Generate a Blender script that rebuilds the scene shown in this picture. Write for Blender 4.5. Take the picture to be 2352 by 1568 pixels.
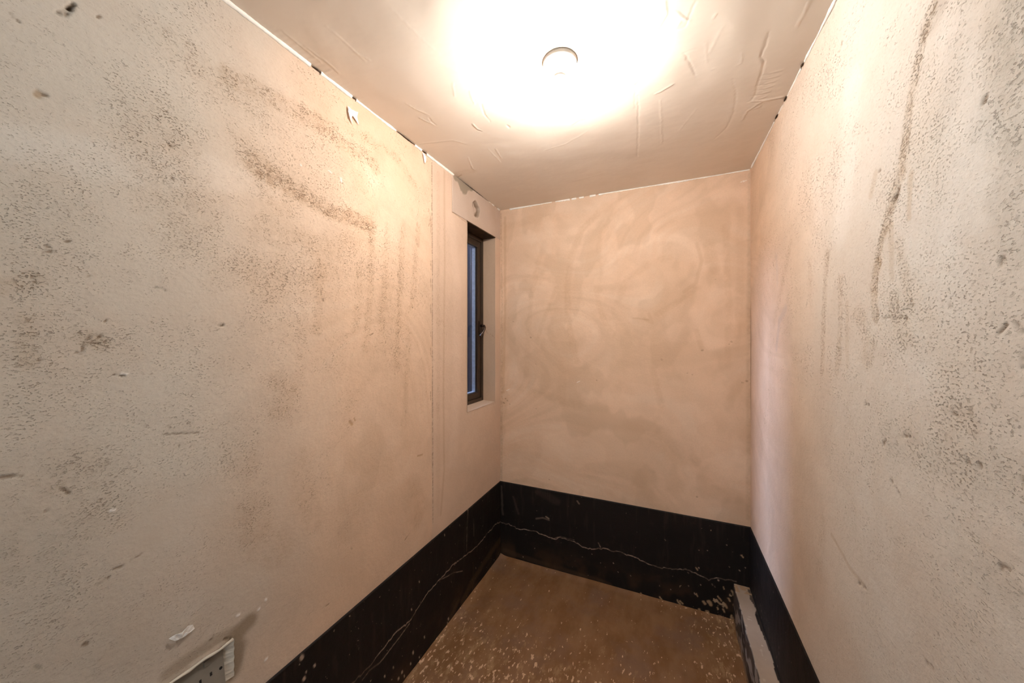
import bpy, bmesh, math, random
import numpy as np
from mathutils import Vector, Matrix
for o in list(bpy.data.objects): bpy.data.objects.remove(o)
SC=bpy.context.scene; COL=SC.collection
XL,XR,YB,YR,ZC,EYE=-1.055,0.4064,2.18,-1.15,2.3956,1.509
BAND=0.517

# ---------------- camera, world, lights, exposure ----------------
cam=bpy.data.cameras.new('camera'); co=bpy.data.objects.new('camera',cam); COL.objects.link(co)
cam.sensor_width=36; cam.lens=36*799.6/2352; cam.clip_start=.02
cam.shift_y=-8/2352
co.location=(0,0,EYE); co.rotation_euler=(math.pi/2,0,math.radians(23.88))
SC.camera=co
SC.view_settings.view_transform='Standard'; SC.view_settings.look='None'
SC.view_settings.exposure=0.0; SC.view_settings.gamma=1; SC.view_settings.use_curve_mapping=False
LAMP_POWER=28.0; LAMP_COL=(1,.945,.885)
DOOR_FILL_W=9.0; DOOR_FILL_COL=(.72,.90,1.0)
REAR_FILL_W=3.5; REAR_FILL_COL=(.66,.86,1.0)
SKY=1.0
STRIP_FILL_W=165.0
w=bpy.data.worlds.new('dusk_sky'); SC.world=w; w.use_nodes=True
nt=w.node_tree; N=nt.nodes; LK=nt.links; N.clear()
out=N.new('ShaderNodeOutputWorld'); bg=N.new('ShaderNodeBackground'); tc=N.new('ShaderNodeTexCoord'); sx=N.new('ShaderNodeSeparateXYZ'); cr=N.new('ShaderNodeValToRGB')
LK.new(tc.outputs['Generated'],sx.inputs[0]); LK.new(sx.outputs['Z'],cr.inputs[0]); LK.new(cr.outputs[0],bg.inputs[0]); LK.new(bg.outputs[0],out.inputs[0])
e=cr.color_ramp.elements; e[0].position=.0; e[0].color=(.016,.018,.030,1); e[1].position=.6; e[1].color=(.16,.20,.34,1)
x=e.new(.2); x.color=(.03,.036,.062,1)
bg.inputs[1].default_value=SKY
# added cool fill light outside the rear doorway, greys the nearer walls
la=bpy.data.lights.new('doorway_fill','AREA'); la.shape='RECTANGLE'; la.size=.8; la.size_y=1.95; la.energy=DOOR_FILL_W; la.color=DOOR_FILL_COL
lo=bpy.data.objects.new('doorway_fill',la); lo.location=(-.45,YR-.32,1.05); lo.rotation_euler=(math.pi/2,0,math.radians(-14)); COL.objects.link(lo)
# added cool fill light behind the camera, with no lamp fitting
l2=bpy.data.lights.new('rear_cool_fill','POINT'); l2.energy=REAR_FILL_W; l2.color=REAR_FILL_COL; l2.shadow_soft_size=.06
l2o=bpy.data.objects.new('rear_cool_fill',l2); l2o.location=(-.32,-.36,2.2); COL.objects.link(l2o)
# added bluish light standing in for sky light, shining down through the window
l3=bpy.data.lights.new('window_strip_fill','AREA'); l3.shape='RECTANGLE'; l3.size=.55; l3.size_y=.8; l3.energy=STRIP_FILL_W; l3.color=(.62,.76,1.0)
l3o=bpy.data.objects.new('window_strip_fill',l3); l3o.location=(XL-2.6,2.02,2.75); COL.objects.link(l3o)
l3o.rotation_euler=(Vector((XL,1.92,1.6))-l3o.location).to_track_quat('-Z','Y').to_euler()
# portal that guides the sky light through the window
lp=bpy.data.lights.new('window_sky_portal','AREA'); lp.shape='RECTANGLE'; lp.size=1.12; lp.size_y=.38; lp.cycles.is_portal=True
po=bpy.data.objects.new('window_sky_portal',lp); po.location=(XL-.18,1.918,1.62); po.rotation_euler=(0,-math.pi/2,0); COL.objects.link(po)

# ---------------- helpers ----------------
def tag(o,label=None,cat=None,kind=None,group=None):
    if label: o['label']=label
    if cat: o['category']=cat
    if kind: o['kind']=kind
    if group: o['group']=group
    return o
def empty(name,loc):
    o=bpy.data.objects.new(name,None); o.empty_display_size=.05; o.location=loc; COL.objects.link(o); return o
def link(name,me,mat,parent=None):
    o=bpy.data.objects.new(name,me); COL.objects.link(o)
    if mat and not me.materials: me.materials.append(mat)
    if parent:
        bpy.context.view_layer.update(); o.parent=parent; o.matrix_parent_inverse=Matrix.Translation(-parent.location)
    return o
def bmobj(name,bm,mat,parent=None,smooth=False):
    bmesh.ops.recalc_face_normals(bm,faces=bm.faces)
    me=bpy.data.meshes.new(name); bm.to_mesh(me); bm.free()
    if smooth:
        me.polygons.foreach_set('use_smooth',[True]*len(me.polygons))
    return link(name,me,mat,parent)
def box(bm,a,b,bev=0,seg=2):
    r=bmesh.ops.create_cube(bm,size=1)
    vs=r['verts']
    for v in vs: v.co=Vector([(a[i]+b[i])/2+v.co[i]*(b[i]-a[i]) for i in range(3)])
    if bev: bmesh.ops.bevel(bm,geom=list({e for v in vs for e in v.link_edges}),offset=bev,segments=seg,affect='EDGES',profile=.6)
def lathe(prof,cx,cy,n=48):
    bm=bmesh.new(); rings=[]
    for r,z in prof:
        if r<1e-6: rings.append([bm.verts.new((cx,cy,z))])
        else: rings.append([bm.verts.new((cx+r*math.cos(2*math.pi*i/n),cy+r*math.sin(2*math.pi*i/n),z)) for i in range(n)])
    for A,B in zip(rings,rings[1:]):
        for i in range(n):
            j=(i+1)%n
            if len(A)==1 and len(B)==1: continue
            if len(A)==1: bm.faces.new((A[0],B[i],B[j]))
            elif len(B)==1: bm.faces.new((A[i],B[0],A[j]))
            else: bm.faces.new((A[i],B[i],B[j],A[j]))
    return bm
def tube(bm,pts,rads,n=12):
    pts=[Vector(p) for p in pts]; rings=[]
    for i,p in enumerate(pts):
        t=(pts[min(i+1,len(pts)-1)]-pts[max(i-1,0)]).normalized()
        a=t.orthogonal().normalized() if i==0 else (rings_a-(rings_a.dot(t))*t).normalized()
        rings_a=a; b=t.cross(a)
        rr=rads[i] if isinstance(rads[i],tuple) else (rads[i],rads[i])
        rings.append([bm.verts.new(p+a*rr[0]*math.cos(2*math.pi*k/n)+b*rr[1]*math.sin(2*math.pi*k/n)) for k in range(n)])
    for A,B in zip(rings,rings[1:]):
        for k in range(n): bm.faces.new((A[k],A[(k+1)%n],B[(k+1)%n],B[k]))
    bm.faces.new(rings[0][::-1]); bm.faces.new(rings[-1])

# value noise on the wall plane, in metres
def vnoise(U,V,s,seed):
    rs=np.random.RandomState(seed); n=64; T=rs.rand(n,n)
    x=U/s+seed*1.37; y=V/s+seed*2.11
    xi=np.floor(x).astype(int); yi=np.floor(y).astype(int); fx=x-xi; fy=y-yi
    fx=fx*fx*(3-2*fx); fy=fy*fy*(3-2*fy)
    a=T[xi%n,yi%n]; b=T[(xi+1)%n,yi%n]; c=T[xi%n,(yi+1)%n]; d=T[(xi+1)%n,(yi+1)%n]
    return (a*(1-fx)+b*fx)*(1-fy)+(c*(1-fx)+d*fx)*fy
def fbm(U,V,s,seed,o=4):
    t=0;a=.5;m=0
    for i in range(o): t=t+a*vnoise(U,V,s/2**i,seed+i*7); m+=a; a*=.5
    return t/m
def sm(x,a,b):
    t=np.clip((x-a)/(b-a),0,1); return t*t*(3-2*t)

PLASTER=np.array((.75,.535,.382))
CT={'S':(.42,.27,.165),'L':(.82,.67,.53),'G':(.40,.345,.27),'GR':(.27,.215,.155),'W':(.92,.90,.87),'D':(.07,.05,.03),'B':(.24,.15,.09),'M':(.56,.46,.43),'N':(.7,.6,.5),
    'C':(.42,.31,.24),'O':(.10,.06,.03),'O2':(.40,.27,.16)}
MARKS_LEFT=[
([(0.606,2.001),(0.72,1.965),(0.843,1.945),(1.021,1.948)],0.038,'S',0.5,-0.6,0.9),
([(0.618,1.976),(0.749,1.948),(0.896,1.932)],0.02,'S',0.35,-0.4,0.9),
([(0.532,2.201),(0.667,2.21),(0.843,2.222),(1.039,2.191)],0.035,'S',0.38,-0.3,0.9),
([(0.426,2.189),(0.532,2.178),(0.618,2.149)],0.05,'S',0.2,0,0.9),
([(0.573,2.04),(0.618,2),(0.667,1.906)],0.05,'S',0.25,0,0.9),
([(0.41,1.987),(0.426,1.873),(0.45,1.778)],0.09,'S',0.22,0,0.9),
([(0.618,1.827),(0.749,1.809),(0.915,1.835)],0.06,'S',0.22,0,0.9),
([(0.532,1.687),(0.667,1.685),(0.843,1.773)],0.07,'S',0.2,0,0.9),
([(1.028,1.912),(1.015,1.689),(0.997,1.469)],0.022,'S',0.3,0,0.9),
([(1.109,1.971),(1.095,1.752),(1.076,1.537)],0.022,'S',0.22,0,0.9),
([(1.201,2.016),(1.184,1.7),(1.163,1.39)],0.022,'S',0.28,0,0.9),
([(1.303,2.027),(1.285,1.842),(1.261,1.659)],0.022,'S',0.25,0,0.9),
([(0.974,1.799),(0.962,1.666),(0.946,1.535)],0.022,'S',0.2,0,0.9),
([(1.243,1.54),(1.226,1.327),(1.203,1.119)],0.022,'S',0.2,0,0.9),
([(0.81,1.751),(0.801,1.641),(0.788,1.532)],0.022,'S',0.25,0,0.9),
([(0.749,1.698),(0.74,1.517),(0.728,1.339)],0.022,'S',0.14,0,0.9),
([(0.995,2.272),(1.135,2.289),(1.273,2.217)],0.03,'S',0.25,0,0.9),
([(0.878,2.234),(0.974,2.211),(1.039,2.122)],0.03,'L',0.5,0,0.7),
([(0.192,1.853),(0.249,1.862),(0.353,1.876),(0.485,1.918),(0.642,1.96)],0.05,'L',0.6,0,0.7),
([(0.219,2.024),(0.292,2.026)],0.1,'G',0.12,0,0.8),
([(1.085,2.105),(1.135,2.051),(1.109,1.935)],0.1,'L',0.4,0,0.7),
([(0.734,1.765),(0.734,1.613)],0.05,'L',0.4,0,0.7),
([(0.192,1.702),(0.219,1.694),(0.243,1.733)],0.08,'G',0.2,0,0.9),
([(0.192,1.596),(0.219,1.608),(0.229,1.617)],0.02,'S',0.35,0,0.9),
([(0.217,1.537),(0.219,1.49),(0.22,1.459)],0.015,'S',0.35,0,0.9),
([(0.292,1.506),(0.309,1.497)],0.02,'S',0.45,-0.5,0.9),
([(0.219,1.255),(0.219,1.208),(0.234,1.129)],0.07,'G',0.22,0,0.9),
([(0.192,1.114),(0.238,1.005),(0.292,0.822)],0.12,'G',0.25,0,0.8),
([(0.28,1.241),(0.315,1.148)],0.06,'S',0.22,0,0.9),
([(0.595,1.018),(0.618,0.933),(0.667,0.869)],0.06,'S',0.3,0,0.9),
([(0.734,1.119),(0.749,1.017),(0.779,0.905)],0.05,'S',0.22,0,0.9),
([(0.667,1.374),(0.693,1.345),(0.667,1.296)],0.04,'S',0.25,0,0.9),
([(0.552,1.271),(0.573,1.147)],0.06,'S',0.15,0,0.9),
([(1.039,1.227),(1.135,1.099),(1.174,0.995)],0.05,'L',0.3,0,0.6),
([(0.45,1.085),(0.459,0.954),(0.45,0.875)],0.06,'L',0.3,0,0.6),
([(1.273,0.845),(1.335,0.718),(1.303,0.671)],0.05,'S',0.25,0,0.8),
([(1.408,2.371),(1.412,1.457),(1.415,0.596)],0.0035,'B',0.85,-1.5,0.3),
([(1.398,2.087),(1.401,2.05)],0.004,'B',0.6,-0.8,0.9),
([(1.398,2.055),(1.401,2.018)],0.004,'B',0.6,-0.8,0.9),
([(1.398,1.884),(1.401,1.847)],0.004,'B',0.6,-0.8,0.9),
([(1.398,1.799),(1.401,1.761)],0.004,'B',0.6,-0.8,0.9),
([(1.398,1.671),(1.401,1.633)],0.004,'B',0.6,-0.8,0.9),
([(1.398,1.543),(1.401,1.505)],0.004,'B',0.6,-0.8,0.9),
([(1.398,1.458),(1.401,1.419)],0.004,'B',0.6,-0.8,0.9),
([(1.398,1.245),(1.401,1.206)],0.004,'B',0.6,-0.8,0.9),
([(1.381,2.05),(1.401,2.099),(1.381,2.135)],0.004,'B',0.6,-1,0.9),
([(1.511,2.371),(1.515,1.908),(1.504,1.23),(1.511,0.821),(1.481,0.609)],0.012,'S',0.35,0,0.5),
([(1.459,2.337),(1.459,0.619)],0.02,'S',0.18,0,0.5),
([(1.571,2.152),(1.635,1.812),(1.626,1.212),(1.592,0.84)],0.05,'L',0.35,0,0.5),
([(1.584,2.367),(1.584,2.187)],0.003,'S',0.7,-1,0.3),
([(1.584,2.187),(1.736,2.174)],0.003,'S',0.7,-1,0.3),
([(1.726,2.171),(1.726,1.7),(1.726,1.085)],0.003,'S',0.35,0,0.3),
([(0.256,2.124),(0.26,2.133),(0.267,2.142),(0.276,2.16)],0.0045,'D',0.9,-5,0.6),
([(0.259,2.125),(0.264,2.136),(0.27,2.148)],0.007,'B',0.9,-4,0.6),
([(0.203,2.081),(0.206,2.076),(0.212,2.073)],0.003,'B',0.9,-2,0.6),
([(0.238,1.959),(0.242,1.961)],0.004,'B',0.9,-3,0.6),
([(0.233,1.959),(0.231,1.954)],0.008,'S',0.9,-2,0.6),
([(0.306,2.16),(0.31,2.165)],0.0035,'B',0.9,-2,0.6),
([(0.395,1.624),(0.403,1.623),(0.408,1.619)],0.0045,'D',0.9,-3,0.6),
([(0.515,1.543),(0.523,1.543)],0.006,'D',0.9,-4,0.6),
([(0.329,1.433),(0.338,1.431)],0.003,'D',0.9,-3,0.6),
([(0.339,1.432),(0.343,1.428)],0.005,'B',0.9,-3,0.6),
([(0.278,1.479),(0.284,1.478),(0.286,1.484),(0.285,1.489)],0.004,'B',0.9,-2,0.6),
([(0.315,1.541),(0.318,1.545)],0.003,'B',0.9,-2,0.6),
([(0.292,1.506),(0.295,1.509)],0.004,'B',0.9,-2,0.6),
([(0.297,1.499),(0.308,1.497)],0.003,'B',0.9,-2,0.6),
([(0.309,1.51),(0.31,1.514)],0.004,'B',0.9,-2,0.6),
([(0.192,1.266),(0.206,1.264),(0.215,1.262)],0.004,'B',0.9,-2,0.6),
([(0.302,1.011),(0.31,1.011),(0.321,1.014)],0.004,'B',0.9,-2,0.6),
([(0.329,1.026),(0.343,1.025)],0.003,'B',0.9,-2,0.6),
([(0.353,1.031),(0.372,1.035)],0.002,'B',0.9,-1.5,0.6),
([(0.314,1.245),(0.316,1.247)],0.005,'B',0.9,-1,0.6),
([(0.241,1.188),(0.243,1.19)],0.004,'B',0.9,-2,0.6),
([(0.259,1.223),(0.264,1.218),(0.268,1.211)],0.004,'B',0.9,-2,0.6),
([(0.259,1.25),(0.261,1.251)],0.003,'B',0.9,-2,0.6),
([(0.304,1.181),(0.309,1.18)],0.004,'B',0.9,-1,0.6),
([(0.41,1.287),(0.442,1.281),(0.474,1.275)],0.0025,'B',0.9,-1.5,0.6),
([(0.45,1.303),(0.459,1.302)],0.003,'B',0.9,-1,0.6),
([(0.414,1.306),(0.418,1.3)],0.003,'B',0.9,-1,0.6),
([(0.923,1.204),(0.93,1.193)],0.009,'S',0.9,-1,0.6),
([(0.942,1.212),(0.946,1.202)],0.004,'S',0.9,-1,0.6),
([(1.303,0.962),(1.335,0.957)],0.006,'S',0.9,-0.5,0.6),
([(0.717,1.284),(0.723,1.28)],0.003,'D',0.9,-1,0.6),
([(1.455,3.237),(1.455,3.226)],0.001,'S',0.9,0,0.6),
([(0.642,1.614),(0.647,1.611)],0.003,'B',0.9,-2,0.6),
([(0.81,1.638),(0.813,1.635)],0.004,'B',0.9,-1,0.6),
([(1.017,1.519),(1.03,1.526)],0.003,'B',0.9,-1,0.6),
([(0.589,1.633),(0.597,1.64)],0.004,'B',0.9,-1,0.6),
([(1.002,1.616),(1.008,1.614)],0.003,'B',0.9,-1,0.6),
([(0.927,0.741),(0.93,0.735)],0.003,'B',0.9,-1,0.6),
([(1.215,0.617),(1.243,0.631)],0.003,'B',0.9,-1,0.6),
([(0.81,0.603),(0.837,0.6)],0.002,'B',0.9,-1,0.6),
([(0.264,1.694),(0.269,1.697)],0.0035,'B',0.9,-2,0.6),
([(0.241,1.68),(0.244,1.679)],0.0035,'B',0.9,-2,0.6),
([(0.238,1.666),(0.247,1.671)],0.0035,'B',0.9,-2,0.6),
([(0.226,1.62),(0.229,1.617)],0.0035,'B',0.9,-2,0.6),
([(0.233,1.469),(0.236,1.468)],0.003,'B',0.9,-2,0.6),
([(0.292,1.631),(0.295,1.633)],0.003,'B',0.9,-2,0.6),
([(0.422,1.881),(0.424,1.878)],0.0035,'B',0.9,-2,0.6),
([(0.414,1.958),(0.42,1.956)],0.004,'B',0.9,-2,0.6),
([(0.434,1.256),(0.435,1.253)],0.003,'B',0.9,-1,0.6),
([(0.289,0.901),(0.292,0.898)],0.006,'B',0.9,-1,0.6),
([(0.229,0.909),(0.234,0.902)],0.004,'G',0.9,-1,0.6),
([(0.835,2.082),(0.845,2.079)],0.0025,'W',0.95,1.5,0.4),
([(0.884,2.077),(0.885,2.063)],0.0035,'W',0.95,1.5,0.4),
([(0.884,2.093),(0.884,2.09)],0.0022,'W',0.95,1.5,0.4),
([(0.63,0.756),(0.631,0.754)],0.005,'W',0.95,1.5,0.4),
([(0.611,0.741),(0.613,0.742)],0.0045,'W',0.95,1.5,0.4),
([(0.557,0.763),(0.561,0.762)],0.005,'W',0.95,1.5,0.4),
([(0.63,0.583),(0.633,0.583)],0.005,'W',0.95,1.5,0.4),
([(0.339,1.434),(0.348,1.432)],0.003,'W',0.95,1.5,0.4),
([(0.324,1.152),(0.329,1.151)],0.004,'W',0.95,1.5,0.4),
([(0.734,2.056),(0.737,2.054)],0.003,'W',0.95,1.5,0.4),
([(0.586,0.724),(0.569,0.715),(0.552,0.709),(0.557,0.673),(0.552,0.642),(0.544,0.62)],0.03,'GR',0.95,0,0.3),
([(0.552,0.723),(0.513,0.732),(0.459,0.732),(0.418,0.728)],0.022,'GR',0.55,0,0.5),
([(0.528,0.722),(0.54,0.714)],0.005,'B',0.8,-3,0.5),
([(0.496,0.743),(0.501,0.743)],0.003,'B',0.8,-2,0.5)]
MARKS_BACK=[
([(-0.389,2.278),(-0.489,2.183),(-0.553,2.025),(-0.581,1.832),(-0.57,1.609),(-0.516,1.36)],0.0253,'S',0.34,0,0.8),
([(-0.214,2.305),(-0.315,2.241),(-0.367,2.141),(-0.381,2.049)],0.023,'S',0.238,0,0.8),
([(-0.53,2.105),(-0.553,1.886)],0.0345,'L',0.2975,0,0.8),
([(-0.461,2.152),(-0.489,1.991),(-0.489,1.882)],0.0345,'L',0.255,0,0.8),
([(-0.764,2.045),(-0.825,1.788),(-0.85,1.527),(-0.856,1.263)],0.023,'S',0.255,0,0.8),
([(-0.65,1.836),(-0.733,1.641),(-0.779,1.497)],0.01725,'S',0.255,0,0.8),
([(-0.264,1.735),(-0.214,1.863),(-0.093,1.943),(0.023,1.971)],0.023,'S',0.2125,0,0.8),
([(-0.341,1.978),(-0.214,2.032),(-0.069,2.093),(0.067,2.077),(0.155,2.006),(0.172,1.908),(0.146,1.826),(0.09,1.781)],0.0345,'L',0.3825,0,0.8),
([(0.155,2.031),(0.18,1.932),(0.15,1.814),(0.09,1.768)],0.0138,'S',0.2975,0,0.8),
([(-0.189,1.835),(-0.117,1.754),(-0.141,1.601)],0.0805,'L',0.2975,0,0.8),
([(-0.394,1.821),(-0.381,1.713),(-0.341,1.605),(-0.29,1.525)],0.023,'S',0.255,0,0.8),
([(-0.407,1.66),(-0.315,1.631)],0.023,'S',0.17,0,0.8),
([(-0.046,1.65),(0.067,1.72),(0.155,1.789)],0.0207,'S',0.2975,0,0.8),
([(0.023,2.045),(-0.023,1.975)],0.023,'S',0.17,0,0.8),
([(0.218,2.024),(0.239,1.879)],0.0345,'S',0.255,0,0.8),
([(0.155,1.548),(0.18,1.451)],0.01725,'S',0.34,0,0.8),
([(0.29,2.11),(0.31,1.687),(0.304,1.359)],0.0207,'S',0.255,0,0.8),
([(0.359,2.193),(0.359,1.685),(0.34,1.453)],0.023,'S',0.2125,0,0.8),
([(-1.018,2.339),(-1.018,1.738),(-1.031,1.135)],0.0138,'S',0.3825,0,0.8),
([(-1.051,2.374),(-1.041,1.739),(-1.044,1.134),(-1.044,0.53)],0.0115,'B',0.2975,0,0.8),
([(0.406,2.369),(0.402,1.683),(0.398,0.56)],0.0161,'B',0.255,0,0.8),
([(-0.985,1.198),(-0.733,1.125),(-0.502,1.086)],0.0345,'S',0.2125,0,0.8),
([(-0.069,1.322),(-0.041,1.197),(-0.023,1.123)],0.023,'S',0.255,0,0.8),
([(-0.315,1.26),(-0.189,1.188)],0.0345,'S',0.17,0,0.8),
([(-0.703,1.555),(-0.615,1.301),(-0.615,1.105)],0.0345,'S',0.17,0,0.8),
([(-1.018,2.159),(-0.733,2.185),(-0.53,2.188)],0.0345,'L',0.255,0,0.8),
([(-1.018,2.279),(-0.764,2.304),(-0.475,2.291)],0.0345,'S',0.187,0,0.8),
([(-0.069,2.283),(0.155,2.296),(0.359,2.286)],0.0345,'L',0.17,0,0.8),
([(-1.018,0.775),(-0.703,0.7),(-0.315,0.597)],0.0575,'S',0.1275,0,0.8),
([(-0.069,0.943),(0.155,0.775),(0.34,0.711)],0.069,'S',0.17,0,0.8),
([(-0.733,0.867),(-0.502,1.003),(-0.264,0.947)],0.0575,'L',0.1275,0,0.8),
([(-0.093,1.651),(-0.074,1.6),(-0.117,1.624)],0.0138,'S',0.255,0,0.8),
([(-0.177,1.625),(-0.093,1.618)],0.0069,'S',0.34,0,0.8),
([(-0.998,1.65),(-0.991,1.647)],0.004,'B',0.8,-1,0.7),
([(-0.959,1.622),(-0.952,1.619)],0.003,'B',0.8,-1,0.7),
([(0.241,1.829),(0.245,1.826)],0.003,'B',0.8,-1,0.7),
([(0.318,1.488),(0.322,1.486)],0.005,'B',0.8,-1,0.7),
([(0.306,1.476),(0.31,1.474)],0.003,'B',0.8,-1,0.7),
([(-0.794,1.335),(-0.788,1.333)],0.003,'B',0.8,-1,0.7),
([(0.105,1.314),(0.109,1.312)],0.003,'B',0.8,-1,0.7),
([(0.129,1.307),(0.133,1.305)],0.003,'B',0.8,-1,0.7),
([(-0.434,1.547),(-0.429,1.544)],0.003,'B',0.8,-1,0.7),
([(-0.831,1.512),(-0.825,1.509)],0.006,'B',0.8,-1,0.7),
([(0.18,1.444),(0.184,1.442)],0.006,'B',0.8,-1,0.7),
([(-0.791,1.04),(-0.785,1.038)],0.003,'B',0.8,-1,0.7),
([(-0.025,1.384),(-0.021,1.381)],0.006,'B',0.8,-1,0.7),
([(-0.394,1.248),(-0.389,1.245)],0.004,'B',0.8,-1,0.7),
([(0.388,1.284),(0.392,1.282)],0.006,'B',0.8,-1,0.7),
([(0.369,1.274),(0.373,1.272)],0.004,'B',0.8,-1,0.7),
([(-1.001,1.077),(-0.995,1.075)],0.006,'B',0.8,-1,0.7),
([(-1.031,1.06),(-1.024,1.057)],0.006,'B',0.8,-1,0.7),
([(-1.018,1.091),(-1.011,1.088)],0.005,'B',0.8,-1,0.7),
([(-0.985,1.054),(-0.978,1.052)],0.003,'B',0.8,-1,0.7),
([(-0.197,1.092),(-0.192,1.089)],0.002,'B',0.8,-1,0.7),
([(0.155,0.63),(0.159,0.628)],0.004,'B',0.8,-1,0.7),
([(-0.703,0.586),(-0.697,0.584)],0.003,'B',0.8,-1,0.7),
([(0.363,2.336),(0.377,2.34)],0.0025,'W',0.9,1,0.5),
([(0.375,2.336),(0.388,2.34)],0.0025,'W',0.9,1,0.5),
([(-1.008,1.146),(-0.985,1.156)],0.0025,'W',0.9,1,0.5),
([(-0.516,1.228),(-0.497,1.237)],0.0025,'W',0.9,1,0.5)]
MARKS_RIGHT=[
([(0.817,2.06),(0.841,2.02),(0.864,1.975),(0.88,1.922),(0.902,1.82),(0.942,1.749),(0.973,1.705),(0.986,1.653)],0.016,'S',0.65,-0.8,0.85),
([(0.981,1.67),(0.998,1.618),(0.989,1.552)],0.016,'S',0.75,-1,0.85),
([(0.989,1.857),(1.007,1.817)],0.012,'S',0.4,0,0.85),
([(0.874,1.807),(0.88,1.73)],0.01,'S',0.5,-0.5,0.85),
([(0.934,1.73),(0.93,1.626)],0.012,'S',0.35,0,0.85),
([(0.908,1.689),(0.889,1.619),(0.874,1.569)],0.02,'S',0.3,0,0.85),
([(0.886,1.861),(0.942,1.767),(0.949,1.734)],0.02,'S',0.35,0,0.85),
([(1.23,1.744),(1.25,1.602),(1.265,1.417)],0.018,'S',0.4,0,0.85),
([(1.151,1.66),(1.151,1.549),(1.171,1.425)],0.016,'S',0.35,0,0.85),
([(1.116,1.59),(1.116,1.44)],0.012,'S',0.25,0,0.85),
([(1.543,1.846),(1.675,1.673),(1.747,1.574)],0.03,'S',0.2,0,0.85),
([(1.593,1.616),(1.675,1.571),(1.71,1.467)],0.02,'M',0.5,0,0.85),
([(1.716,1.836),(1.704,1.729)],0.02,'M',0.3,0,0.85),
([(1.357,1.746),(1.35,1.611)],0.02,'S',0.2,0,0.85),
([(1.063,1.566),(1.007,1.505),(1.025,1.466)],0.03,'S',0.3,0,0.85),
([(0.927,1.574),(0.886,1.506)],0.03,'S',0.3,0,0.85),
([(0.685,1.922),(0.672,1.856),(0.691,1.811),(0.653,1.766)],0.05,'G',0.5,0,0.85),
([(0.735,2.002),(0.76,1.944),(0.797,1.845)],0.03,'G',0.25,0,0.85),
([(0.666,1.94),(0.657,1.867)],0.05,'G',0.4,0,0.85),
([(0.678,1.7),(0.66,1.628)],0.04,'G',0.35,0,0.85),
([(0.666,1.529),(0.654,1.518)],0.006,'D',0.5,-2,0.85),
([(0.653,1.496),(0.656,1.474)],0.005,'D',0.5,-2,0.85),
([(0.787,1.437),(0.778,1.383)],0.04,'S',0.2,0,0.85),
([(0.743,1.403),(0.735,1.379)],0.02,'S',0.25,0,0.85),
([(0.927,1.309),(0.76,1.321),(0.666,1.323)],0.05,'G',0.3,0,0.85),
([(1.203,0.978),(1.139,0.967),(1.105,0.955),(1.034,0.953)],0.008,'S',0.4,-0.5,0.85),
([(0.886,1.756),(0.807,1.635),(0.76,1.559)],0.06,'L',0.35,0,0.85),
([(0.769,1.964),(0.743,1.816),(0.751,1.689)],0.06,'L',0.4,0,0.85),
([(1.084,2.104),(1.105,1.96),(1.151,1.793)],0.06,'L',0.4,0,0.85),
([(0.913,1.447),(0.807,1.42)],0.06,'L',0.3,0,0.85),
([(1.007,1.108),(0.927,0.976)],0.08,'L',0.25,0,0.85),
([(1.259,0.986),(1.29,0.818)],0.03,'S',0.2,0,0.85),
([(0.743,1.191),(0.685,1.189)],0.05,'G',0.25,0,0.85),
([(1.323,2.027),(1.29,1.859)],0.04,'L',0.3,0,0.85),
([(0.807,2.044),(0.828,2.039)],0.03,'B',0.3,0,0.85),
([(0.908,1.797),(0.916,1.785)],0.006,'B',0.85,-2.5,0.7),
([(0.916,1.783),(0.923,1.778)],0.005,'B',0.85,-2.5,0.7),
([(1.144,2.257),(1.142,2.248)],0.0035,'B',0.85,-2.5,0.7),
([(1.379,1.621),(1.387,1.606)],0.003,'B',0.85,-2.5,0.7),
([(0.976,1.856),(0.97,1.856)],0.004,'B',0.85,-2.5,0.7),
([(0.97,1.552),(0.913,1.548)],0.0015,'B',0.85,-2.5,0.7),
([(0.889,1.546),(0.886,1.545)],0.005,'B',0.85,-2.5,0.7),
([(0.778,1.559),(0.774,1.559)],0.006,'B',0.85,-2.5,0.7),
([(0.93,1.228),(0.927,1.227)],0.005,'B',0.85,-2.5,0.7),
([(0.743,1.326),(0.74,1.326)],0.006,'B',0.85,-2.5,0.7),
([(0.721,1.33),(0.72,1.329)],0.006,'B',0.85,-2.5,0.7),
([(0.913,1.221),(0.9,1.209)],0.003,'B',0.85,-2.5,0.7),
([(1.059,0.944),(1.047,0.95)],0.005,'B',0.85,-2.5,0.7),
([(1.036,0.949),(1.028,0.952)],0.004,'B',0.85,-2.5,0.7),
([(0.83,0.953),(0.817,0.958)],0.006,'B',0.85,-2.5,0.7),
([(0.712,1.843),(0.715,1.84)],0.007,'B',0.85,-2.5,0.7),
([(0.951,1.303),(0.96,1.293)],0.006,'B',0.85,-2.5,0.7),
([(0.9,1.325),(0.874,1.33)],0.004,'B',0.85,-2.5,0.7),
([(1.032,1.364),(1.017,1.363)],0.005,'B',0.85,-2.5,0.7),
([(0.691,1.513),(0.678,1.527)],0.004,'B',0.85,-2.5,0.7),
([(0.654,1.336),(0.655,1.334)],0.006,'B',0.85,-2.5,0.7),
([(1.189,0.798),(1.187,0.798)],0.004,'B',0.85,-2.5,0.7),
([(0.683,1.204),(0.675,1.207)],0.007,'B',0.85,-2.5,0.7),
([(0.685,1.608),(0.682,1.61)],0.008,'B',0.85,-2.5,0.7),
([(0.769,1.392),(0.76,1.39)],0.005,'B',0.85,-2.5,0.7),
([(0.735,1.405),(0.733,1.399)],0.005,'B',0.85,-2.5,0.7)]
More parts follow.
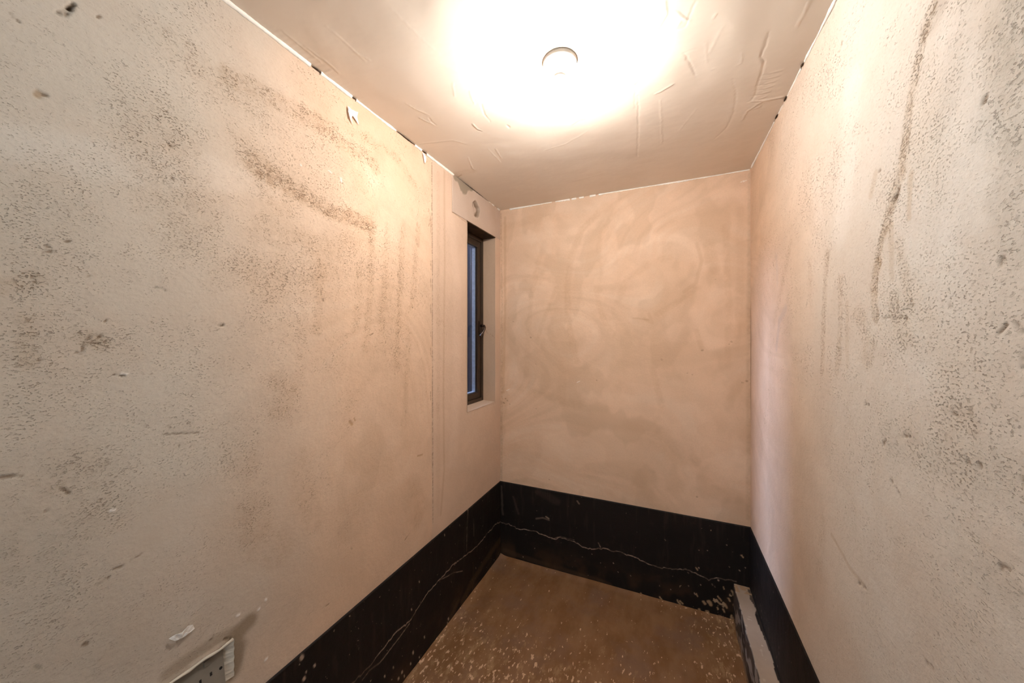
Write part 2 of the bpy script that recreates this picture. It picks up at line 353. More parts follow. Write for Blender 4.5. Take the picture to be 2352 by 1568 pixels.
MARKS_CEIL=[
([(0.347,1.153),(0.343,1.177),(0.342,1.234)],0.003,'N',0,1,0.5),
([(0.274,1.223),(0.275,1.277),(0.272,1.321),(0.288,1.35),(0.292,1.398),(0.291,1.452),(0.296,1.513),(0.293,1.549)],0.003,'N',0,-1.2,0.5),
([(0.294,1.555),(0.32,1.567),(0.355,1.572),(0.395,1.574)],0.005,'N',0,2,0.5),
([(0.323,1.579),(0.288,1.619),(0.285,1.674)],0.002,'N',0,1,0.5),
([(0.209,1.394),(0.235,1.498),(0.244,1.61),(0.233,1.715),(0.196,1.787)],0.0025,'N',0,-0.8,0.5),
([(0.109,1.195),(0.122,1.292),(0.137,1.319),(0.146,1.313),(0.157,1.338)],0.002,'N',0,0.5,0.5),
([(0.216,1.278),(0.221,1.327),(0.21,1.331)],0.002,'N',0,0.6,0.5),
([(-0.095,1.352),(-0.103,1.518),(-0.129,1.807)],0.0025,'N',0,-1,0.5),
([(-0.018,1.412),(-0.018,1.73)],0.002,'N',0,0.8,0.5),
([(-0.168,1.009),(-0.157,1.041),(-0.143,1.077)],0.003,'N',0,-1.2,0.5),
([(-0.004,0.997),(-0.002,1.025),(-0,1.039),(-0.017,1.075),(-0.035,1.091),(-0.039,1.121),(-0.022,1.163),(-0.01,1.177)],0.004,'N',0,1.2,0.5),
([(0.011,1.033),(0.028,1.049),(0.044,1.076),(0.061,1.091)],0.003,'N',0,1.2,0.5),
([(0.073,1.031),(0.064,1.054),(0.051,1.105),(-0.012,1.109)],0.002,'N',0,-0.8,0.5),
([(0.049,1.204),(0.057,1.218),(0.061,1.238),(0.07,1.252),(0.078,1.281),(0.09,1.323)],0.0025,'N',0,-0.9,0.5),
([(0.054,1.206),(0.069,1.202),(0.085,1.205)],0.002,'N',0,-0.4,0.5),
([(-0.289,1.254),(-0.178,1.233),(-0.077,1.195)],0.006,'N',0,0.6,0.5),
([(-0.243,1.3),(-0.097,1.28),(-0.074,1.251)],0.003,'N',0,0.9,0.5),
([(-0.097,1.285),(-0.111,1.425)],0.002,'N',0,-0.8,0.5),
([(-0.36,1.42),(-0.323,1.401),(-0.302,1.404)],0.003,'N',0,1.2,0.5),
([(-0.036,1.366),(-0.014,1.359),(0.021,1.337)],0.003,'N',0,1.2,0.5),
([(-0.456,0.837),(-0.403,0.836),(-0.36,0.84)],0.004,'N',0,-0.8,0.5),
([(-0.453,0.839),(-0.463,0.87)],0.004,'N',0,-0.8,0.5),
([(-0.375,1.267),(-0.342,1.405)],0.004,'N',0,0.5,0.5),
([(-0.49,1.248),(-0.493,1.278),(-0.486,1.305)],0.0025,'N',0,-1.2,0.5),
([(-0.49,1.248),(-0.55,1.259),(-0.602,1.248)],0.002,'N',0,0.6,0.5),
([(-0.512,1.352),(-0.516,1.472)],0.002,'N',0,0.7,0.5),
([(-0.449,1.364),(-0.444,1.467)],0.002,'N',0,-0.7,0.5),
([(-0.643,1.162),(-0.659,1.216),(-0.66,1.271)],0.003,'N',0,-1,0.5),
([(-0.606,1.32),(-0.606,1.34)],0.004,'N',0,-1.5,0.5),
([(-0.732,1.305),(-0.725,1.315)],0.004,'N',0,-1.5,0.5),
([(-0.733,1.254),(-0.731,1.295),(-0.724,1.312)],0.003,'N',0,1.6,0.5),
([(-0.891,1.478),(-0.923,1.574),(-0.924,1.599)],0.004,'N',0,1.2,0.5),
([(-0.766,1.447),(-0.763,1.581)],0.002,'N',0,0.8,0.5),
([(-0.732,1.462),(-0.744,1.552)],0.003,'N',0,1.2,0.5),
([(-0.905,1.131),(-0.891,1.169),(-0.88,1.199)],0.003,'N',0,1,0.5),
([(-0.873,1.146),(-0.88,1.199)],0.002,'N',0,-1,0.5),
([(-0.899,1.035),(-0.886,1.082),(-0.86,1.128)],0.003,'N',0,0.8,0.5),
([(-1.036,1.28),(-0.955,1.3),(-0.875,1.32),(-0.836,1.368)],0.002,'N',0,1,0.5),
([(-1.084,1.166),(-1.039,1.196)],0.002,'N',0,1.2,0.5),
([(-1.011,0.651),(-1.015,0.779)],0.003,'N',0,0.7,0.5),
([(-1.003,0.711),(-0.997,0.797),(-1,0.832)],0.003,'N',0,0.8,0.5),
([(-0.883,0.692),(-0.88,0.83)],0.003,'N',0,0.5,0.5),
([(-0.676,0.726),(-0.664,0.82),(-0.648,0.904)],0.003,'N',0,0.4,0.5),
([(-0.884,0.791),(-0.864,0.833)],0.002,'N',0,0.6,0.5),
([(-0.547,0.872),(-0.565,0.95),(-0.589,1.019)],0.003,'N',0,0.5,0.5),
([(-0.673,0.94),(-0.645,0.973),(-0.631,1.004)],0.003,'N',0,0.5,0.5),
([(-0.678,1.023),(-0.709,1.081)],0.003,'N',0,0.8,0.5),
([(-0.645,1.084),(-0.666,1.152)],0.003,'N',0,0.8,0.5),
([(-0.307,1.493),(-0.418,1.553),(-0.527,1.566)],0.004,'N',0,0.4,0.5),
([(0.034,1.083),(0.029,1.096)],0.004,'N',0,1,0.5),
([(0.121,1.107),(0.124,1.094)],0.004,'N',0,1,0.5),
([(-0.374,0.917),(-0.42,0.961),(-0.457,0.979)],0.003,'N',0,0.5,0.5),
([(0.051,1.651),(0.108,1.522)],0.002,'N',0,0.5,0.5),
([(0.124,1.237),(0.147,1.148)],0.002,'N',0,0.5,0.5),
([(-0.12,0.986),(-0.095,0.964)],0.003,'N',0,0.7,0.5),
([(0.181,1.163),(0.154,1.122)],0.002,'N',0,0.6,0.5),
([(-0.323,1.919),(-0.524,1.946)],0.003,'N',0,0.4,0.5),
([(-0.865,1.795),(-0.796,1.955)],0.003,'N',0,0.4,0.5),
([(0.477,1.84),(0.418,1.923)],0.002,'N',0,1,0.5),
([(0.353,1.415),(0.319,1.416)],0.0016,'N',0,0.9,0.6),
([(0.351,1.427),(0.292,1.417)],0.0016,'N',0,-0.7,0.6),
([(0.35,1.439),(0.317,1.441)],0.0016,'N',0,0.9,0.6),
([(0.348,1.451),(0.29,1.442)],0.0016,'N',0,-0.7,0.6),
([(0.347,1.463),(0.316,1.468)],0.0016,'N',0,0.9,0.6),
([(0.345,1.476),(0.288,1.469)],0.0016,'N',0,-0.7,0.6),
([(0.344,1.489),(0.315,1.495)],0.0016,'N',0,0.9,0.6),
([(0.342,1.502),(0.286,1.496)],0.0016,'N',0,-0.7,0.6),
([(0.34,1.516),(0.313,1.523)],0.0016,'N',0,0.9,0.6),
([(0.339,1.529),(0.284,1.525)],0.0016,'N',0,-0.7,0.6),
([(0.337,1.544),(0.312,1.553)],0.0016,'N',0,0.9,0.6),
([(0.335,1.558),(0.282,1.555)],0.0016,'N',0,-0.7,0.6),
([(0.333,1.573),(0.311,1.584)],0.0016,'N',0,0.9,0.6),
([(0.332,1.588),(0.34,1.613)],0.0016,'N',0,-0.7,0.6),
([(0.33,1.603),(0.309,1.616)],0.0016,'N',0,0.9,0.6),
([(0.328,1.619),(0.339,1.647)],0.0016,'N',0,-0.7,0.6),
([(-1.071,0.576),(-1.024,0.581)],0.005,'N',0,-0.3,0.5),
([(-1.071,0.598),(-1.022,0.602)],0.005,'N',0,0.6,0.5),
([(-1.071,0.621),(-1.021,0.625)],0.005,'N',0,-0.3,0.5),
([(-1.07,0.645),(-1.02,0.648)],0.005,'N',0,0.6,0.5),
([(-1.07,0.67),(-1.019,0.673)],0.005,'N',0,-0.3,0.5),
([(-1.07,0.696),(-1.017,0.698)],0.005,'N',0,0.6,0.5),
([(-1.07,0.723),(-1.016,0.725)],0.005,'N',0,-0.3,0.5),
([(-1.069,0.751),(-1.014,0.753)],0.005,'N',0,0.6,0.5),
([(-1.069,0.781),(-1.013,0.782)],0.005,'N',0,-0.3,0.5),
([(-1.069,0.813),(-1.011,0.813)],0.005,'N',0,0.6,0.5),
([(-1.069,0.845),(-1.009,0.845)],0.005,'N',0,-0.3,0.5),
([(-1.068,0.88),(-1.007,0.879)],0.005,'N',0,0.6,0.5),
([(-1.068,0.917),(-1.006,0.915)],0.005,'N',0,-0.3,0.5),
([(-1.068,0.955),(-1.004,0.953)],0.005,'N',0,0.6,0.5),
([(-1.057,1.639),(-1.019,1.622)],0.006,'S',0.7,-1,0.7),
([(-1.051,1.608),(-0.939,1.603)],0.03,'S',0.25,0,0.8)]
MARKS_BANDL=[
([(2.167,0.241),(2.1534,0.2407),(2.1433,0.2441),(2.1291,0.2492),(2.1248,0.2555),(2.1121,0.2537),(2.0987,0.2571),(2.087,0.262),(2.0733,0.2562),(2.0626,0.2606),(2.0568,0.2571),(2.043,0.252),(2.0333,0.251),(2.017,0.2563),(2.0083,0.2598),(1.9974,0.2549),(1.982,0.26),(1.9704,0.2596),(1.9571,0.2536),(1.9443,0.2511),(1.9357,0.2557),(1.9199,0.2492),(1.907,0.249),(1.8991,0.2499),(1.8875,0.2524),(1.8729,0.249),(1.8623,0.2494),(1.8473,0.2486),(1.8414,0.2467),(1.8236,0.2518),(1.816,0.251),(1.8029,0.2533),(1.7932,0.2537),(1.7863,0.2544),(1.7701,0.2565),(1.7606,0.2591),(1.747,0.2651),(1.7354,0.2655),(1.729,0.2636),(1.7106,0.2667),(1.703,0.271),(1.6939,0.2731),(1.6781,0.2719),(1.6663,0.2742),(1.6538,0.2773),(1.6497,0.2807),(1.635,0.278),(1.6262,0.2846),(1.6095,0.2817),(1.6067,0.2886),(1.592,0.289),(1.579,0.2927),(1.5686,0.2917),(1.5537,0.2864),(1.5427,0.2859),(1.531,0.289),(1.5181,0.2929),(1.5059,0.2849),(1.4916,0.2862),(1.486,0.2878),(1.47,0.2856),(1.4639,0.2884),(1.448,0.289),(1.4322,0.2853),(1.4176,0.2862),(1.408,0.289),(1.3981,0.2851),(1.3813,0.2869),(1.3717,0.2902),(1.3592,0.2852),(1.351,0.284),(1.3413,0.2787),(1.3311,0.2748),(1.3128,0.2697),(1.303,0.266),(1.2881,0.2617),(1.2789,0.2619),(1.2728,0.255),(1.2551,0.2493),(1.2458,0.2452),(1.237,0.244),(1.2221,0.2499),(1.2088,0.2458),(1.2028,0.2529),(1.1907,0.2544),(1.174,0.258),(1.1644,0.2606),(1.1504,0.2627),(1.135,0.262),(1.1225,0.2556),(1.1076,0.2591),(1.1009,0.2566),(1.085,0.25),(1.0696,0.25),(1.0595,0.2485),(1.043,0.246),(1.0301,0.2417),(1.012,0.237),(1.0006,0.2399),(0.9847,0.2432),(0.974,0.241),(0.9656,0.2392),(0.9535,0.2484),(0.9387,0.2424),(0.925,0.248)],0.0032,'C',0.75,1,1),
([(1.448,0.289),(1.531,0.261),(1.592,0.242),(1.68,0.198)],0.0025,'C',0.6,0.5,0.9),
([(1.237,0.234),(1.135,0.22),(1.062,0.208),(1.006,0.222),(0.974,0.217)],0.004,'C',0.5,0.5,1),
([(1.741,0.539),(1.731,0.443),(1.722,0.285)],0.003,'C',0.55,0.3,1),
([(1.805,0.433),(1.805,0.329)],0.0015,'C',0.4,0.2,1),
([(1.8,0.176),(1.795,0.05),(1.775,-0.091)],0.003,'O',0.4,0,1),
([(2.181,0.497),(2.181,0.134)],0.003,'C',0.12,0,1),
([(2.154,0.118),(1.826,0.082),(1.68,0.026)],0.03,'O',0.35,0,0.9),
([(1.635,0.057),(1.551,0.023)],0.02,'O',0.3,0,0.9),
([(1.596,0.287),(1.601,0.277)],0.002,'C',0.85,0.5,0.8),
([(1.648,0.474),(1.653,0.464)],0.003,'C',0.85,0.5,0.8),
([(1.504,0.495),(1.508,0.486)],0.003,'C',0.85,0.5,0.8),
([(1.303,0.383),(1.306,0.375)],0.003,'C',0.85,0.5,0.8),
([(1.249,0.292),(1.252,0.284)],0.004,'C',0.85,0.5,0.8),
([(1.539,0.036),(1.543,0.026)],0.006,'C',0.85,0.5,0.8),
([(1.531,0.019),(1.535,0.009)],0.004,'C',0.85,0.5,0.8),
([(1.338,0.095),(1.341,0.086)],0.005,'C',0.85,0.5,0.8),
([(0.734,0.508),(0.736,0.502)],0.009,'C',0.85,0.5,0.8),
([(0.776,0.442),(0.777,0.436)],0.005,'C',0.85,0.5,0.8),
([(0.741,0.432),(0.743,0.427)],0.007,'C',0.85,0.5,0.8),
([(1.303,0.033),(1.306,0.025)],0.004,'C',0.85,0.5,0.8),
([(1.258,0.091),(1.261,0.082)],0.007,'C',0.85,0.5,0.8),
([(1.187,0.064),(1.19,0.056)],0.006,'C',0.85,0.5,0.8),
([(1.135,0.128),(1.137,0.12)],0.004,'C',0.85,0.5,0.8),
([(0.749,0.447),(0.75,0.441)],0.003,'C',0.85,0.5,0.8),
([(1.085,0.135),(1.088,0.128)],0.005,'C',0.85,0.5,0.8),
([(1.201,0.033),(1.203,0.025)],0.005,'C',0.85,0.5,0.8),
([(1.826,0.13),(1.831,0.119)],0.002,'C',0.85,0.5,0.8),
([(1.567,0.211),(1.571,0.201)],0.002,'C',0.85,0.5,0.8),
([(1.243,0.054),(1.246,0.046)],0.004,'C',0.85,0.5,0.8),
([(1.166,0.054),(1.168,0.047)],0.006,'C',0.85,0.5,0.8)]
MARKS_BANDB=[
([(-1.055,0.235),(-1.0361,0.2304),(-1.024,0.232),(-1.008,0.227),(-0.9926,0.2339),(-0.985,0.238),(-0.9787,0.2297),(-0.965,0.227),(-0.9526,0.2256),(-0.9404,0.2266),(-0.9336,0.2168),(-0.92,0.219),(-0.9025,0.2169),(-0.8888,0.2198),(-0.878,0.225),(-0.8631,0.2274),(-0.8502,0.2254),(-0.841,0.225),(-0.8242,0.2235),(-0.8122,0.2256),(-0.8,0.228),(-0.7837,0.2283),(-0.7742,0.2242),(-0.765,0.2181),(-0.748,0.22),(-0.7342,0.2179),(-0.7189,0.2169),(-0.709,0.214),(-0.701,0.2111),(-0.6848,0.2107),(-0.6801,0.2116),(-0.665,0.207),(-0.6496,0.2102),(-0.6393,0.2193),(-0.627,0.227),(-0.6113,0.2251),(-0.6026,0.2262),(-0.587,0.226),(-0.5717,0.2213),(-0.5676,0.2243),(-0.553,0.222),(-0.5385,0.2206),(-0.5311,0.222),(-0.5169,0.2139),(-0.508,0.216),(-0.4908,0.2059),(-0.48,0.201),(-0.469,0.2032),(-0.4553,0.2022),(-0.442,0.199),(-0.4328,0.2046),(-0.4207,0.2011),(-0.406,0.2051),(-0.394,0.209),(-0.3803,0.2174),(-0.3656,0.2148),(-0.354,0.224),(-0.3442,0.2244),(-0.3314,0.2258),(-0.32,0.224),(-0.3051,0.2174),(-0.29,0.218),(-0.2766,0.2249),(-0.259,0.226),(-0.249,0.2257),(-0.2324,0.2221),(-0.2238,0.2194),(-0.214,0.216),(-0.2033,0.2195),(-0.1898,0.2195),(-0.1789,0.2191),(-0.165,0.216),(-0.1506,0.2134),(-0.1415,0.206),(-0.1267,0.2043),(-0.117,0.202),(-0.1036,0.1969),(-0.0965,0.195),(-0.0784,0.1933),(-0.069,0.194),(-0.054,0.1913),(-0.045,0.1894),(-0.034,0.189),(-0.0216,0.1876),(-0.012,0.1967),(-0.0025,0.1963),(0.0101,0.1953),(0.023,0.199),(0.031,0.1963),(0.0508,0.2044),(0.059,0.203),(0.0732,0.2096),(0.0861,0.2081),(0.094,0.215),(0.1077,0.213),(0.1206,0.2147),(0.133,0.209),(0.1495,0.2103),(0.1584,0.2049),(0.176,0.201),(0.1901,0.1977),(0.2023,0.1931),(0.214,0.185),(0.224,0.1969),(0.2365,0.2025),(0.249,0.21),(0.2678,0.2122),(0.28,0.211),(0.2904,0.2097),(0.3025,0.2141),(0.3202,0.2174),(0.3272,0.2142),(0.34,0.216)],0.0032,'C',0.75,1,1),
([(-0.68,0.204),(-0.621,0.234),(-0.53,0.233)],0.002,'C',0.4,0.3,1),
([(-0.952,0.426),(-0.933,0.37),(-0.913,0.321)],0.012,'C',0.05,0,1),
([(-0.788,0.312),(-0.739,0.328),(-0.697,0.322)],0.009,'C',0.2,0,1),
([(-0.718,0.341),(-0.697,0.331)],0.006,'C',0.5,0,1),
([(-1.044,0.485),(-1.031,0.291)],0.01,'C',0.1,0,1),
([(-0.514,0.479),(-0.502,0.465)],0.006,'C',0.3,0,1),
([(-0.381,0.249),(-0.367,0.226)],0.004,'C',0.5,0,1),
([(-0.764,0.49),(-0.644,0.455)],0.03,'C',0.03,0,1),
([(-0.007,0.356),(-0.004,0.351)],0.00288,'C',0.8,0.3,2.2),
([(-0.165,0.275),(-0.163,0.273)],0.00144,'C',0.8,0.3,2.2),
([(0.363,0.359),(0.368,0.351)],0.00576,'O2',0.8,0.3,2.2),
([(0.355,0.281),(0.358,0.277)],0.00288,'C',0.8,0.3,2.2),
([(0.296,0.401),(0.298,0.398)],0.00216,'C',0.8,0.3,2.2),
([(0.15,0.24),(0.155,0.232)],0.00576,'O2',0.8,0.3,2.2),
([(0.163,0.246),(0.166,0.242)],0.00288,'C',0.8,0.3,2.2),
([(0.165,0.34),(0.167,0.338)],0.00144,'C',0.8,0.3,2.2),
([(0.207,0.348),(0.209,0.346)],0.00144,'C',0.8,0.3,2.2),
([(0.111,0.201),(0.114,0.196)],0.00288,'C',0.8,0.3,2.2),
([(-0.219,0.465),(-0.217,0.461)],0.00216,'C',0.8,0.3,2.2),
([(-0.292,0.152),(-0.289,0.147)],0.00288,'C',0.8,0.3,2.2),
([(-0.279,0.005),(-0.275,-0.002)],0.00432,'C',0.8,0.3,2.2),
([(-0.133,0.014),(-0.128,0.005)],0.00576,'O2',0.8,0.3,2.2),
([(-0.136,-0.018),(-0.132,-0.024)],0.00432,'C',0.8,0.3,2.2),
([(-0.03,0.019),(-0.022,0.008)],0.00792,'O2',0.8,0.3,2.2),
([(0.059,0.031),(0.067,0.018)],0.00936,'O2',0.8,0.3,2.2),
([(0.076,0.034),(0.082,0.025)],0.00648,'O2',0.8,0.3,2.2),
([(0.111,0.13),(0.115,0.125)],0.0036,'C',0.8,0.3,2.2),
([(-0.034,0.086),(-0.032,0.081)],0.00288,'C',0.8,0.3,2.2),
([(0.109,-0.012),(0.112,-0.016)],0.00288,'C',0.8,0.3,2.2),
([(0.167,0.018),(0.173,0.009)],0.00648,'O2',0.8,0.3,2.2),
([(0.207,0.007),(0.217,-0.009)],0.01152,'O2',0.8,0.3,2.2),
([(0.228,0.168),(0.232,0.162)],0.00432,'C',0.8,0.3,2.2),
([(0.216,0.069),(0.226,0.052)],0.01224,'O2',0.8,0.3,2.2),
([(0.189,0.066),(0.197,0.053)],0.00936,'O2',0.8,0.3,2.2),
([(0.259,0.106),(0.266,0.095)],0.00792,'O2',0.8,0.3,2.2),
([(0.282,0.172),(0.286,0.164)],0.00576,'O2',0.8,0.3,2.2),
([(0.32,0.159),(0.328,0.145)],0.01008,'O2',0.8,0.3,2.2),
([(0.304,0.115),(0.309,0.106)],0.00648,'O2',0.8,0.3,2.2),
([(0.29,0.08),(0.299,0.065)],0.0108,'O2',0.8,0.3,2.2),
([(0.269,0.003),(0.28,-0.014)],0.01296,'O2',0.8,0.3,2.2),
([(0.316,0.03),(0.323,0.018)],0.00864,'O2',0.8,0.3,2.2),
([(0.33,0.092),(0.337,0.08)],0.00936,'O2',0.8,0.3,2.2),
([(0.239,-0.019),(0.247,-0.032)],0.01008,'O2',0.8,0.3,2.2),
([(0.197,-0.027),(0.205,-0.039)],0.00864,'O2',0.8,0.3,2.2),
([(0.336,0.199),(0.342,0.189)],0.0072,'O2',0.8,0.3,2.2),
([(0.239,0.159),(0.241,0.155)],0.00288,'C',0.8,0.3,2.2),
([(0.155,0.099),(0.16,0.09)],0.00648,'O2',0.8,0.3,2.2),
([(0.144,0.1),(0.148,0.094)],0.00432,'C',0.8,0.3,2.2),
([(-0.421,0.172),(-0.419,0.17)],0.00144,'C',0.8,0.3,2.2),
([(-0.367,0.132),(-0.366,0.13)],0.00144,'C',0.8,0.3,2.2),
([(-0.264,0.106),(-0.262,0.103)],0.00216,'C',0.8,0.3,2.2),
([(-0.341,0.112),(-0.34,0.11)],0.00144,'C',0.8,0.3,2.2),
([(-0.48,0.138),(-0.479,0.136)],0.00144,'C',0.8,0.3,2.2),
([(-0.882,0.042),(-0.878,0.037)],0.00288,'C',0.8,0.3,2.2),
([(-0.797,0.116),(-0.794,0.112)],0.00216,'C',0.8,0.3,2.2),
([(-0.194,0.102),(-0.192,0.099)],0.00216,'C',0.8,0.3,2.2),
([(0.025,0.085),(0.027,0.082)],0.00216,'C',0.8,0.3,2.2),
([(0.176,0.153),(0.178,0.149)],0.00288,'C',0.8,0.3,2.2),
([(0.259,0.201),(0.263,0.195)],0.00432,'C',0.8,0.3,2.2),
([(0.3,0.001),(0.308,-0.011)],0.00936,'O2',0.8,0.3,2.2),
([(0.28,0.046),(0.286,0.037)],0.0072,'O2',0.8,0.3,2.2),
([(0.249,0.044),(0.254,0.036)],0.00576,'O2',0.8,0.3,2.2),
([(0.345,0.063),(0.351,0.053)],0.0072,'O2',0.8,0.3,2.2),
([(0.31,0.285),(0.312,0.282)],0.00216,'C',0.8,0.3,2.2),
([(0.379,0.303),(0.381,0.3)],0.00216,'C',0.8,0.3,2.2),
([(0.1,0.217),(0.102,0.214)],0.00216,'C',0.8,0.3,2.2),
([(0.034,0.157),(0.036,0.154)],0.00216,'C',0.8,0.3,2.2),
([(0.176,-0.02),(0.28,-0.024),(0.359,-0.016)],0.02,'O',0.8,0,0.9),
([(-1.018,0.047),(-0.764,0.029),(-0.315,0.013)],0.02,'O',0.25,0,0.9)]

REL={'S':(.68,.57,.45),'L':(1.14,1.19,1.25),'G':(.60,.62,.60),'B':(.34,.28,.23),'M':(.77,.82,.96)}   # stains as a share of the plaster's own colour
def apply_marks(U,V,col,disp,marks,u1,v1,seed=5):
    # draws each stain, chip, crack and trowel ridge into the surface colour and relief
    nz=fbm(U,V,.02,seed,3)-.5; nz2=fbm(U,V,.07,seed+3,3)-.5; sp=vnoise(U,V,.009,seed+9)
    for pts,wd,ct,al,h,rag in marks:
        P=np.array(pts); pad=wd*1.6+.012
        i0,i1=np.searchsorted(u1,(P[:,0].min()-pad,P[:,0].max()+pad)); j0,j1=np.searchsorted(v1,(P[:,1].min()-pad,P[:,1].max()+pad))
        if i1<=i0 or j1<=j0: continue
        s=(slice(i0,i1),slice(j0,j1)); u=U[s]; v=V[s]
        wob=min(wd*1.2,.006) if wd<.02 else wd*.5
        uu=u+nz[s]*wob*rag*1.5; vv=v+nz2[s]*wob*rag*1.5
        d=np.full(u.shape,9.0)
        for (a,b),(c,e_) in zip(pts,pts[1:]):
            L=(c-a)**2+(e_-b)**2+1e-12; t=np.clip(((uu-a)*(c-a)+(vv-b)*(e_-b))/L,0,1)
            d=np.minimum(d,np.hypot(uu-a-t*(c-a),vv-b-t*(e_-b)))
        w=max(wd,.0022)
        if w>=.014: m=1-sm(d,w*.35,w*1.15)
        else: m=1-sm(d,w*.35,w*1.0)
        if w<.014 and ct in 'BD': m=m*(.25+.75*sm(vnoise(u,v,.0055,seed+31)+nz[s]*.8,.28,.6))
        if w>=.014 and ct in 'SB' or ct=='G':
            m=m*(1-rag*.55+rag*.55*sm(sp[s]+nz[s],.25,.75))
        if ct=='C' and w<.005: m=m*(.35+.65*sm(nz2[s]*1.5+nz[s]+.5,.25,.6))
        if ct=='W' and False: pass
        ma=(m*al)[...,None]
        if ct!='N':
            C3=col[s][...,:3]; tgt=np.clip(C3*np.array(REL[ct]),0,.9) if ct in REL and marks is not MARKS_BANDL else np.array(CT[ct])
            if ct in ('S','G') and w>=.014:
                C3[:]=C3*(1-ma*.8)+tgt*ma*.8
                if col.shape[-1]==4: col[s][...,3]=np.maximum(col[s][...,3],m*min(1,al*(2.0 if ct=='S' else 1.0)))
            else: C3[:]=C3*(1-ma)+tgt*ma
        if wd<.0022: h=h*wd/.0022
        disp[s]+=m*h*.001
def axis(a,b,res,cuts=()):
    e_=sorted([a,b]+[c for c in cuts if a<c<b]); o_=[np.array([a])]
    for p,q in zip(e_,e_[1:]): o_.append(np.linspace(p,q,max(1,int(round((q-p)/res)))+1)[1:])
    return np.concatenate(o_)
def sheet(name,org,du,dv,nn,u1,v1,col,disp,mat,hole=None,extra=None,parent=None):
    # relief sheet with its own colour attribute; extra = solid boxes behind it
    U,V=np.meshgrid(u1,v1,indexing='ij'); n,m=U.shape
    P=np.array(org)+U[...,None]*np.array(du)+V[...,None]*np.array(dv)+disp[...,None]*np.array(nn)
    I=np.arange(n*m).reshape(n,m); q=np.stack([I[:-1,:-1],I[1:,:-1],I[1:,1:],I[:-1,1:]],-1)
    if np.dot(np.cross(du,dv),nn)<0: q=q[...,::-1]
    keep=np.ones(q.shape[:2],bool)
    if hole:
        cu=(u1[:-1]+u1[1:])/2; cv=(v1[:-1]+v1[1:])/2
        keep&=~(((cu>hole[0])&(cu<hole[1]))[:,None]&((cv>hole[2])&(cv<hole[3]))[None,:])
    q=q[keep].reshape(-1,4); P=P.reshape(-1,3); C_=(col if col.shape[-1]==4 else np.concatenate([col,np.zeros(col.shape[:-1]+(1,))],-1)).reshape(-1,4)
    for a,b in (extra or []):
        k=len(P); xs=np.array([[ (a,b)[i][0],(a,b)[j][1],(a,b)[l][2]] for i in (0,1) for j in (0,1) for l in (0,1)])
        P=np.vstack([P,xs]); C_=np.vstack([C_,np.tile(np.append(PLASTER,0),(8,1))])
        q=np.vstack([q,k+np.array([[0,1,3,2],[4,6,7,5],[0,4,5,1],[2,3,7,6],[0,2,6,4],[1,5,7,3]])])
    me=bpy.data.meshes.new(name); me.vertices.add(len(P)); me.vertices.foreach_set('co',P.astype(np.float32).ravel())
    me.loops.add(len(q)*4); me.loops.foreach_set('vertex_index',q.astype(np.int32).ravel())
    me.polygons.add(len(q)); me.polygons.foreach_set('loop_start',(np.arange(len(q))*4).astype(np.int32))
    nb=len(extra or [])*6; s_=np.ones(len(q),bool); 
    if nb: s_[-nb:]=False
    me.polygons.foreach_set('use_smooth',s_)
    me.update(calc_edges=True)
    at=me.color_attributes.new('tint','FLOAT_COLOR','POINT'); at.data.foreach_set('color',C_.astype(np.float32).ravel())
    me.materials.append(mat)
    return link(name,me,None,parent)

# ---------------- materials ----------------
class M:
    def __init__(s,name):
        s.m=bpy.data.materials.new(name); s.m.use_nodes=True; s.t=s.m.node_tree; s.n=s.t.nodes; s.b=s.n['Principled BSDF']
        s.tc=s.n.new('ShaderNodeTexCoord')
    def noise(s,scale,det=4,rough=.55,vec=None):
        x=s.n.new('ShaderNodeTexNoise'); x.inputs['Scale'].default_value=scale; x.inputs['Detail'].default_value=det; x.inputs['Roughness'].default_value=rough
        s.t.links.new(vec or s.tc.outputs['Object'],x.inputs['Vector']); return x.outputs['Fac']
    def ramp(s,f,a,b,lo=0,hi=1):
        x=s.n.new('ShaderNodeMapRange'); x.interpolation_type='SMOOTHSTEP'
        s.t.links.new(f,x.inputs[0]); x.inputs[1].default_value=a; x.inputs[2].default_value=b; x.inputs[3].default_value=lo; x.inputs[4].default_value=hi; return x.outputs[0]
    def math(s,op,a,b):
        x=s.n.new('ShaderNodeMath'); x.operation=op
        for i,v in enumerate((a,b)):
            if isinstance(v,(int,float)): x.inputs[i].default_value=v
            else: s.t.links.new(v,x.inputs[i])
        return x.outputs[0]
    def mix(s,f,a,b):
        x=s.n.new('ShaderNodeMix'); x.data_type='RGBA'
        for i,v in ((0,f),(6,a),(7,b)):
            if isinstance(v,(int,float)): x.inputs[i].default_value=v
            elif isinstance(v,tuple): x.inputs[i].default_value=(*v,1)
            else: s.t.links.new(v,x.inputs[i])
        return x.outputs[2]
    def attr(s,k='Color'):
        x=s.n.new('ShaderNodeAttribute'); x.attribute_name='tint'; return x.outputs[k]
    def bump(s,h,strength,dist):
        x=s.n.new('ShaderNodeBump'); x.inputs['Strength'].default_value=strength; x.inputs['Distance'].default_value=dist
        s.t.links.new(h,x.inputs['Height']); s.t.links.new(x.outputs[0],s.b.inputs['Normal'])
    def set(s,col=None,rough=None,metal=None,spec=None):
        for k,v in (('Base Color',col),('Roughness',rough),('Metallic',metal),('Specular IOR Level',spec)):
            if v is None: continue
            if isinstance(v,tuple): s.b.inputs[k].default_value=(*v,1)
            elif isinstance(v,(int,float)): s.b.inputs[k].default_value=v
            else: s.t.links.new(v,s.b.inputs[k])
        return s.m
def plain(name,col,rough=.5,metal=0,spec=.5,nz=.12,scale=60,bump=.0005):
    m=M(name); f=m.noise(scale); c=m.mix(m.ramp(f,.3,.7),tuple(v*(1-nz) for v in col),tuple(min(1,v*(1+nz)) for v in col))
    m.bump(m.noise(scale*3),.4,bump); return m.set(c,rough,metal,spec)
